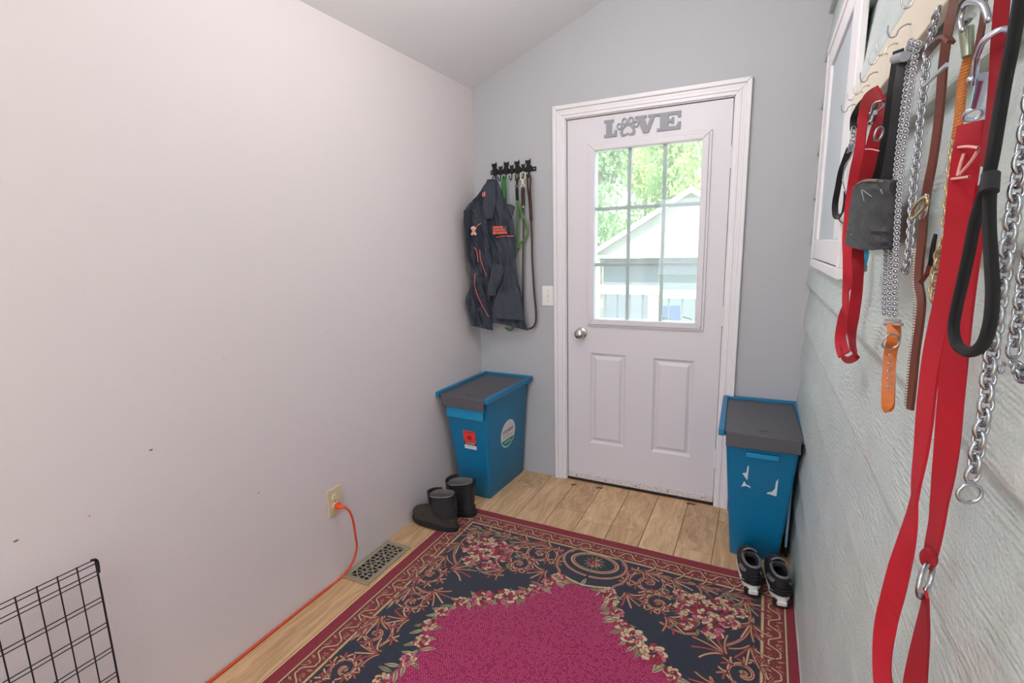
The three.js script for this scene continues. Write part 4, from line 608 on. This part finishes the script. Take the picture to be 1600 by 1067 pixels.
{ // black nylon collar hanging beside the window
  const o = thing('nylon_collar', 'black nylon dog collar with buckle hanging beside the frosted window', 'collar');
  part('strap', strapPx([[1362, 148, 8, 0.05], [1352, 157, 11, 0.045], [1341, 170, 12, 0.04], [1334, 186, 11, 0.04], [1333.5, 202, 10, 0.04]]), M.black, o);
  part('buckle', chainMerged(pathPx([[1334, 200], [1333, 212], [1332, 222], [1327, 236]], 0.041), 0.008, 0.0075, 0.0014, 0.8), M.steel, o, 'silver chain and buckle');
  part('lower_strap', strapPx([[1328, 232, 10, 0.04], [1321, 250, 11, 0.04], [1314, 270, 10, 0.04], [1309, 295, 9, 0.04], [1305, 318, 10, 0.04], [1305, 333, 9, 0.04], [1311, 338, 5, 0.043], [1317, 331, 4, 0.045], [1320, 316, 4, 0.045], [1321, 300, 4, 0.045]]), M.black, o);
  part('thin_loop', tube(pathPx([[1337, 226], [1329, 246], [1320, 262], [1317, 280], [1320, 296], [1325, 304], [1329, 290], [1333, 265]], 0.046), 0.0015, 60, 6), std(0xa99fb4, 0.3, 0.7), o);
  part('tag_string', tube(pathPx([[1309, 338], [1312, 345], [1318, 349]], 0.045), 0.0018, 12, 6), M.leather, o);
}
{ // first red leash: handle loop hanging down
  const o = thing('red_handle_leash', 'red nylon leash hanging in a handle loop behind the black muzzle', 'leash');
  part('strap', strapPx([[1376, 144, 13, 0.055], [1365, 149, 14, 0.052], [1356, 158, 15, 0.05], [1350, 175, 15, 0.048], [1346.5, 203, 14, 0.047], [1343, 235, 15, 0.046], [1337, 266, 17, 0.046], [1330, 305, 15, 0.045], [1326, 340, 14, 0.045], [1325, 370, 17, 0.045], [1327, 400, 21, 0.045], [1326, 430, 18, 0.046], [1321.5, 455, 9, 0.047], [1321, 480, 8, 0.047], [1317, 500, 15, 0.046], [1313, 525, 16, 0.046], [1314.5, 540, 17, 0.046], [1319, 554, 17, 0.047]], 0.0024), M.red, o);
  part('return_strap', strapPx([[1334, 552, 12, 0.051], [1332, 540, 12, 0.051], [1330, 520, 15, 0.05], [1333, 495, 19, 0.05], [1338, 460, 18, 0.05], [1340, 430, 18, 0.05], [1340, 405, 20, 0.05], [1341, 380, 18, 0.05], [1345, 345, 16, 0.05], [1349, 310, 18, 0.05]], 0.0024), M.red, o);
  part('clip_strap', strapPx([[1380, 152, 9, 0.05], [1377, 180, 14, 0.05], [1370, 210, 22, 0.049], [1363, 240, 27, 0.048], [1356, 270, 27, 0.048], [1351, 295, 22, 0.048], [1349, 312, 18, 0.05]], 0.0024), M.red, o);
  { const c = curveOf([[1313, 544], [1315, 555], [1322, 562], [1331, 561], [1338, 554], [1337, 546]].map(([u, v]) => at(u, v, 'x', W - 0.049))); part('loop_end', sheet(3, 30, (a, b) => { const p = c.getPoint(b), t = c.getTangent(b), d = p.clone().sub(camera.position).normalize().add(V(0, -0.55, 0)); d.addScaledVector(t, -d.dot(t)).normalize(); return p.addScaledVector(d, (a - 0.5) * 0.013); }, 0.0024), M.red, o); }
  ringAt(o, 'd_ring', 1373, 209, 0.062, 11, 1.8, M.steel, [0.4, 0.9, 0.3]);
  part('stitching', tube(pathPx([[1352, 233], [1360, 233], [1374, 236]], 0.066), 0.0009, 10, 5), std(0xe5a2a2, 0.6), o);
  snap(o, at(1373, 158, 'x', W - 0.062), at(1361, 196, 'x', W - 0.058), 0.7, M.steel);
}
{ // blue lanyard
  const o = thing('blue_lanyard', 'thin blue lanyard with grey clip below the muzzle', 'lanyard');
  part('ribbon', strapPx([[1376, 180, 6, 0.038], [1372, 225, 7, 0.038], [1366, 265, 8, 0.038], [1360, 300, 7, 0.038], [1355, 350, 6, 0.038], [1353, 385, 6, 0.038], [1354, 398, 6, 0.038], [1351.5, 414, 4, 0.038]], 0.0015), M.blue, o);
  const p = at(1350.5, 419, 'x', W - 0.038); part('clip', rbox(-0.004, 0.004, -0.006, 0.006, -0.005, 0.005, 0.002).translate(p.x, p.y, p.z), M.gray, o);
  part('thread', tube(pathPx([[1350, 424], [1347, 440], [1343.5, 462]], 0.038), 0.001, 12, 5), M.shoeWhite, o);
}
{ // muzzle
  const o = thing('nylon_muzzle', 'dark grey nylon dog muzzle hanging by its wide straps', 'muzzle');
  part('rear_strap', strapPx([[1404, 78, 15, 0.045], [1399, 120, 18, 0.045], [1393, 170, 20, 0.045], [1386, 220, 20, 0.045], [1378, 262, 20, 0.045], [1370, 285, 20, 0.045]], 0.0022), M.black, o);
  part('front_strap', strapPx([[1412, 84, 14, 0.052], [1408, 130, 21, 0.053], [1403, 180, 23, 0.053], [1396, 230, 23, 0.053], [1388, 272, 22, 0.053], [1384, 292, 22, 0.054]], 0.0022), M.nylon, o);
  part('buckle', rod(at(1398, 92, 'x', W - 0.056), at(1414, 88, 'x', W - 0.06), 0.006), M.gray, o);
  // open pouch: a skin round an oval, lower at the far side
  const L = [[1338, 300], [1332, 330], [1327, 360], [1325, 378]], Rr = [[1397, 282], [1397, 320], [1395, 360], [1392, 389]], row = (A, t) => { const k = t * 3, i = Math.min(2, Math.floor(k)); return [lerp(A[i][0], A[i + 1][0], k - i), lerp(A[i][1], A[i + 1][1], k - i)]; };
  part('pouch', sheet(40, 16, (a, t) => { const l = row(L, t), r = row(Rr, t), th = a * Math.PI * 2, s = 0.5 + 0.5 * Math.cos(th), u = lerp(r[0], l[0], s), v = lerp(r[1], l[1], s) + (t > 0.9 ? 5 * Math.sin(s * Math.PI) : 0) - (1 - t) * 9 * Math.sin(s * Math.PI); const p = at(u, v, 'x', W - 0.055); const k = Math.sin(th) * 0.022 + 0.0042 * n2(u * 0.06, v * 0.11) + 0.002 * n2(u * 0.2 + 9, v * 0.25); return p.add(V(-k * 0.7, 0, k * 0.35)); }, 0.003, true), M.nylon, o);
  part('edge_binding', tube(Array.from({ length: 13 }, (_, i) => { const s = i / 12, u = lerp(1338, 1396, s), v = lerp(300, 284, s) - 9 * Math.sin(s * Math.PI), p = at(u, v, 'x', W - 0.055); const k = Math.sin(Math.acos(clamp(1 - 2 * s, -1, 1))) * 0.023; return p.add(V(-k * 0.7, 0, k * 0.35)); }), 0.0022, 40, 6), std(0x7d6b60, 0.7), o);
  for (const [u, v, x, y] of [[1346, 297, 1350, 314], [1348, 297, 1362, 307], [1376, 296, 1379, 303]]) part('stitch', tube([at(u, v, 'x', W - 0.078), at((u + x) / 2, (v + y) / 2, 'x', W - 0.0795), at(x, y, 'x', W - 0.078)], 0.0006, 6, 5), M.gray, o);
}
{ // three-row chain collar with tan leather end
  const o = thing('chain_collar', 'three row steel chain collar ending in a tan leather strap', 'collar');
  const mid = [[1430, 62], [1424, 84], [1416, 140], [1408, 200], [1401.5, 260], [1396.5, 320], [1393, 380], [1391.5, 420], [1390, 460], [1389.5, 502]];
  const bead = merge([new THREE.TorusGeometry(0.0032, 0.0009, 6, 14), new THREE.SphereGeometry(0.0021, 8, 6).scale(1, 1, 0.6)]);
  for (const s of [-1, 0, 1]) {
    const c = curveOf(mid.map(([u, v]) => at(u + s * lerp(6.8, 8, clamp((v - 62) / 440, 0, 1)), v, 'x', W - 0.05 - s * 0.002))), n = Math.round(c.getLength() / 0.0071), out = [], o3 = new THREE.Object3D();
    for (let i = 0; i < n; i++) { o3.position.copy(c.getPointAt((i + 0.5 + s * 0.25) / (n + 1))); o3.lookAt(o3.position.x - 0.25, o3.position.y + 0.02, o3.position.z + 0.5); o3.updateMatrix(); out.push(bead.clone().applyMatrix4(o3.matrix)); }
    part('chain_row', merge(out), M.darkSteel, o);
  }
  part('end_bar', merge([rod(at(1383, 506, 'x', W - 0.049), at(1409, 507, 'x', W - 0.053), 0.0022), rod(at(1384, 500, 'x', W - 0.049), at(1407, 501, 'x', W - 0.053), 0.0014)]), M.steel, o);
  const st = part('leather_end', strapPx([[1397, 505, 21, 0.05], [1396.5, 530, 20.5, 0.052], [1391.5, 550, 21, 0.05], [1389, 580, 21, 0.05], [1388, 610, 20.5, 0.05], [1387.5, 630, 20, 0.05], [1387.5, 638, 15, 0.05], [1387.5, 643, 6, 0.05]], 0.0035), M.tan, o, 'tan leather strap with punched holes');
  ringAt(o, 'd_ring', 1392, 534, 0.057, 14, 1.7, M.steel, [0.25, 0.35, 0]);
  for (const [u, v] of [[1391, 555], [1389.5, 568], [1389, 580], [1388.5, 592], [1388.5, 604]]) { const p = at(u, v, 'x', W - 0.0535); const e = part('eyelet', new THREE.TorusGeometry(0.0015, 0.0007, 6, 12), M.steel, st); e.position.copy(p); e.rotation.y = 0.3; }
}
{ // twisted chain leash
  const o = thing('twisted_chain', 'bright twisted steel chain hanging beside the chain collar', 'chain');
  part('chain', chainMerged(pathPx([[1466, 14], [1459, 40], [1450, 75], [1446, 110], [1442, 150], [1437, 200], [1432, 250], [1427, 300], [1424, 345], [1421, 385], [1417, 415], [1413, 425]], 0.048), 0.0062, 0.0052, 0.0014, 0.9), M.steel, o);
  part('triangle_ring', tube([[1424, 341], [1430, 322], [1448, 308], [1449, 316], [1436, 333]].map(([u, v]) => at(u, v, 'x', W - 0.058)), 0.0017, 40, 6, true), M.brass, o);
}
{ // brown leather leash and ridged strap
  const o = thing('brown_leash', 'long reddish brown leather leash hanging between the chains', 'leash');
  part('strap', strapPx([[1496, -30, 15, 0.045], [1489, 10, 15, 0.045], [1482, 45, 14, 0.046], [1474, 100, 12, 0.047], [1470, 150, 12, 0.047], [1465, 200, 11, 0.047], [1457, 255, 11, 0.047], [1450, 290, 13, 0.047], [1444.5, 325, 12, 0.046], [1441, 370, 12, 0.046], [1437, 410, 11, 0.046], [1435.5, 440, 10, 0.046], [1440, 470, 10, 0.046], [1438, 500, 10, 0.046], [1431, 550, 10, 0.046], [1426, 600, 10, 0.046], [1422, 640, 8, 0.046]], 0.0035), M.leather, o);
  part('keeper_loop', strapPx([[1486, 66, 13, 0.06], [1478, 58, 14, 0.062], [1466, 62, 14, 0.062], [1456, 73, 12, 0.06], [1449, 83, 8, 0.058]], 0.003), M.leather, o);
  part('snap_pin', rod(at(1444, 134, 'x', W - 0.062), at(1479, 101, 'x', W - 0.066), 0.0019), M.steel, o);
  part('ring', tube([[1439, 341], [1446, 328], [1448, 305], [1443, 312], [1436, 330]].map(([u, v]) => at(u, v, 'x', W - 0.052)), 0.002, 30, 6, true), M.nickel, o);
  const r = thing('ridged_strap', 'grey and brown ridged strap hanging beside the tan leather', 'strap');
  const path = pathPx([[1431, 390], [1430, 440], [1432, 480], [1430, 520], [1424, 560], [1420, 600], [1418, 632]], 0.046), c = curveOf(path); part('strap', strapPx([[1431, 388, 8, 0.045], [1430, 440, 9, 0.045], [1432, 480, 9, 0.045], [1430, 520, 9, 0.045], [1424, 560, 9, 0.045], [1420, 600, 9, 0.045], [1418, 634, 7, 0.045]], 0.003), std(0x6d625e, 0.6), r);
  const g = []; for (let k = 0; k < 58; k++) { const p = c.getPointAt(k / 57); g.push(rod(p.clone().add(V(-0.0025, 0.0006, -0.0005)), p.clone().add(V(0.0025, -0.0006, 0.0005)), 0.0011, 0.0011, 5)); } part('ridges', merge(g), std(0xc4beb8, 0.5), r).userData.kind = 'stuff';
  const w = thing('webbing_end', 'short black webbing end with brass ring above the red leash', 'strap');
  ringAt(w, 'ring', 1479, 369, 0.05, 17, 2.1, M.brass, [0.2, 1.0, 0.5]);
  part('webbing', strapPx([[1462, 366, 3, 0.045], [1458, 385, 6, 0.045], [1455, 405, 8, 0.045], [1453, 415, 8, 0.045]], 0.002), M.black, w);
  part('leather_tip', strapPx([[1453, 414, 8, 0.045], [1448, 428, 8, 0.045], [1439, 441, 6, 0.045]], 0.003), M.leather, w);
  part('small_chain', chainMerged(pathPx([[1472, 380], [1468, 400], [1464, 420], [1461, 440], [1459, 470]], 0.042), 0.009, 0.006, 0.0013, 0.8), M.brass, w);
}
{ // braided orange leash with large snap hook
  const o = thing('braided_leash', 'orange brown braided leash with large steel snap hook', 'leash');
  part('braid', braid(pathPx([[1514, 84], [1509, 105], [1504, 130], [1501, 160], [1498, 190], [1494, 215]], 0.05), 0.002, 8), M.orangeRope, o);
  part('braid_tail', chainMerged(pathPx([[1493, 213], [1490, 240], [1487, 270], [1484, 300], [1481, 330], [1479, 352]], 0.048), 0.008, 0.0052, 0.0013, 0.8), M.brass, o);
  part('snap_hook', merge([tube([[1504, 46], [1502, 28], [1507, 10], [1521, 3], [1536, 8], [1543, 22], [1545, 30]].map(([u, v]) => at(u, v, 'x', W - 0.062)), 0.0026, 40, 10), ...[[1504, 46], [1545, 30]].map(([u, v]) => new THREE.SphereGeometry(0.0027, 12, 10).translate(...at(u, v, 'x', W - 0.062).toArray()))]), M.steel, o);
  part('hook_body', rod(at(1510, 44, 'x', W - 0.055), at(1512, 88, 'x', W - 0.052), 0.0055, 0.0042, 16), std(0x9aa18f, 0.3, 0.9), o);
  part('gate', rod(at(1506, 40, 'x', W - 0.058), at(1521, 24, 'x', W - 0.058), 0.0022), M.steel, o);
  part('strap', strapPx([[1540, -20, 10, 0.05], [1536, 30, 10, 0.05], [1531, 60, 9, 0.05], [1526, 85, 8, 0.05]], 0.003), M.leather, o);
}
{ // second red leash, wide, in front
  const o = thing('wide_red_leash', 'wide red nylon leash falling to the floor beside black rope', 'leash');
  part('upper_strap', strapPx([[1572, -60, 24, 0.075], [1566, 0, 24, 0.075], [1561, 60, 23, 0.074], [1556, 120, 16, 0.073], [1550, 170, 12, 0.072], [1546, 210, 13, 0.07], [1538, 260, 14, 0.068]], 0.0026), M.red, o);
  const st = part('strap', strapPx([[1517, 192, 38, 0.066], [1512, 230, 42, 0.066], [1506, 270, 44, 0.065], [1500, 320, 42, 0.064], [1495, 360, 38, 0.063], [1489, 400, 36, 0.062], [1482, 440, 34, 0.061], [1474, 480, 32, 0.06], [1464, 520, 29, 0.06], [1456, 560, 28, 0.06], [1449, 610, 26, 0.06], [1444, 660, 25, 0.06], [1439, 705, 20, 0.06], [1432, 750, 13, 0.06], [1429, 780, 8, 0.06], [1424, 815, 17, 0.06], [1416, 850, 25, 0.06], [1405, 890, 32, 0.06], [1395, 930, 35, 0.06], [1385, 970, 34, 0.06], [1379, 1010, 29, 0.06], [1378, 1045, 26, 0.06], [1381, 1080, 25, 0.06], [1386, 1130, 28, 0.06]], 0.0026), M.red, o);
  part('second_strap', strapPx([[1532, 290, 26, 0.056], [1525, 340, 28, 0.055], [1517, 390, 30, 0.054], [1509, 440, 32, 0.053], [1502, 490, 34, 0.053], [1495, 540, 38, 0.053], [1490, 580, 42, 0.053], [1485, 630, 43, 0.053], [1480, 690, 40, 0.053], [1474, 740, 34, 0.053], [1468, 780, 26, 0.053], [1463, 820, 21, 0.053], [1457, 850, 19, 0.053], [1453, 866, 16, 0.053], [1450, 880, 10, 0.053]], 0.0026), M.red, o);
  part('knot', new THREE.SphereGeometry(0.0082, 16, 12).scale(0.8, 1.2, 0.9).translate(...at(1451, 872, 'x', W - 0.056).toArray()), M.red, o);
  const r1 = ringAt(o, 'ring', 1446, 906, 0.058, 31, 4.2, M.steel, [0, 1.05, 0.15]);
  part('tail_strap', strapPx([[1447, 926, 7, 0.056], [1446, 950, 10, 0.055], [1442, 985, 19, 0.055], [1436, 1025, 27, 0.055], [1430, 1067, 34, 0.055], [1424, 1110, 35, 0.055]], 0.0026), M.red, o);
  const line = (pts) => part('stitching', tube(pts.map(([u, v]) => at(u, v, 'x', W - 0.0705)), 0.0011, 12, 5), std(0xe0a59d, 0.7), st);
  line([[1492, 231], [1510, 229], [1529, 231]]); line([[1506, 240], [1500, 258], [1496, 274]]); line([[1528, 236], [1515, 255], [1500, 272]]); line([[1485, 280], [1500, 278], [1515, 276]]);
  snap(o, at(1556, 48, 'x', W - 0.08), at(1517, 196, 'x', W - 0.07), 0.75, std(0xc9d2e6, 0.22, 1));
}
{ // black rope slip lead
  const o = thing('black_rope_lead', 'thick black rope lead ending in a round loop', 'leash');
  part('rope', tube(pathPx([[1602, -60], [1594, 0], [1582, 70], [1570, 130], [1560, 190], [1550, 250], [1538, 300], [1524, 345], [1514, 395], [1504, 440], [1495, 480], [1490, 512], [1494, 535], [1506, 548], [1521, 549], [1537, 536], [1547, 505], [1551, 460], [1549, 410], [1546, 360], [1546, 310], [1549, 275]], 0.083), 0.0034, 220, 12), M.black, o);
  part('slip_sleeve', rod(at(1546, 300, 'x', W - 0.084), at(1548, 272, 'x', W - 0.083), 0.0046), M.nylon, o);
}
{ // choke chains
  const a = thing('choke_chain', 'long silver choke chain ending in a large ring', 'chain');
  chain(a, pathPx([[1618, 100], [1606, 190], [1596, 250], [1588, 300], [1580, 350], [1572, 400], [1566, 440], [1560, 480], [1554, 520], [1548, 560], [1543, 600], [1540, 635], [1533, 670], [1527, 700], [1522, 730], [1518, 750]], 0.07), 0.0082, M.steel, 0.0053, 0.00145, 0.8);
  ringAt(a, 'end_ring', 1515, 771, 0.07, 19, 3.4, M.steel, [0.1, 0.25, 0]);
  const b = thing('choke_chain', 'shorter choke chain hanging double with rings against the siding', 'chain');
  chain(b, pathPx([[1612, 380], [1602, 420], [1597, 460], [1592, 495], [1587, 525], [1583, 555]], 0.055), 0.0082, M.steel, 0.0051, 0.0014, 0.8);
  for (const [u, v] of [[1566, 575], [1587, 576]]) ringAt(b, 'end_ring', u, v, 0.058, 11, 2.4, M.steel, [0.1, 0.9, 0.2]);
  chain(b, pathPx([[1587, 566], [1594, 580], [1602, 590], [1614, 590]], 0.055), 0.0082, M.steel, 0.0051, 0.0014, 0.8);
}
renderer.render(scene, camera);
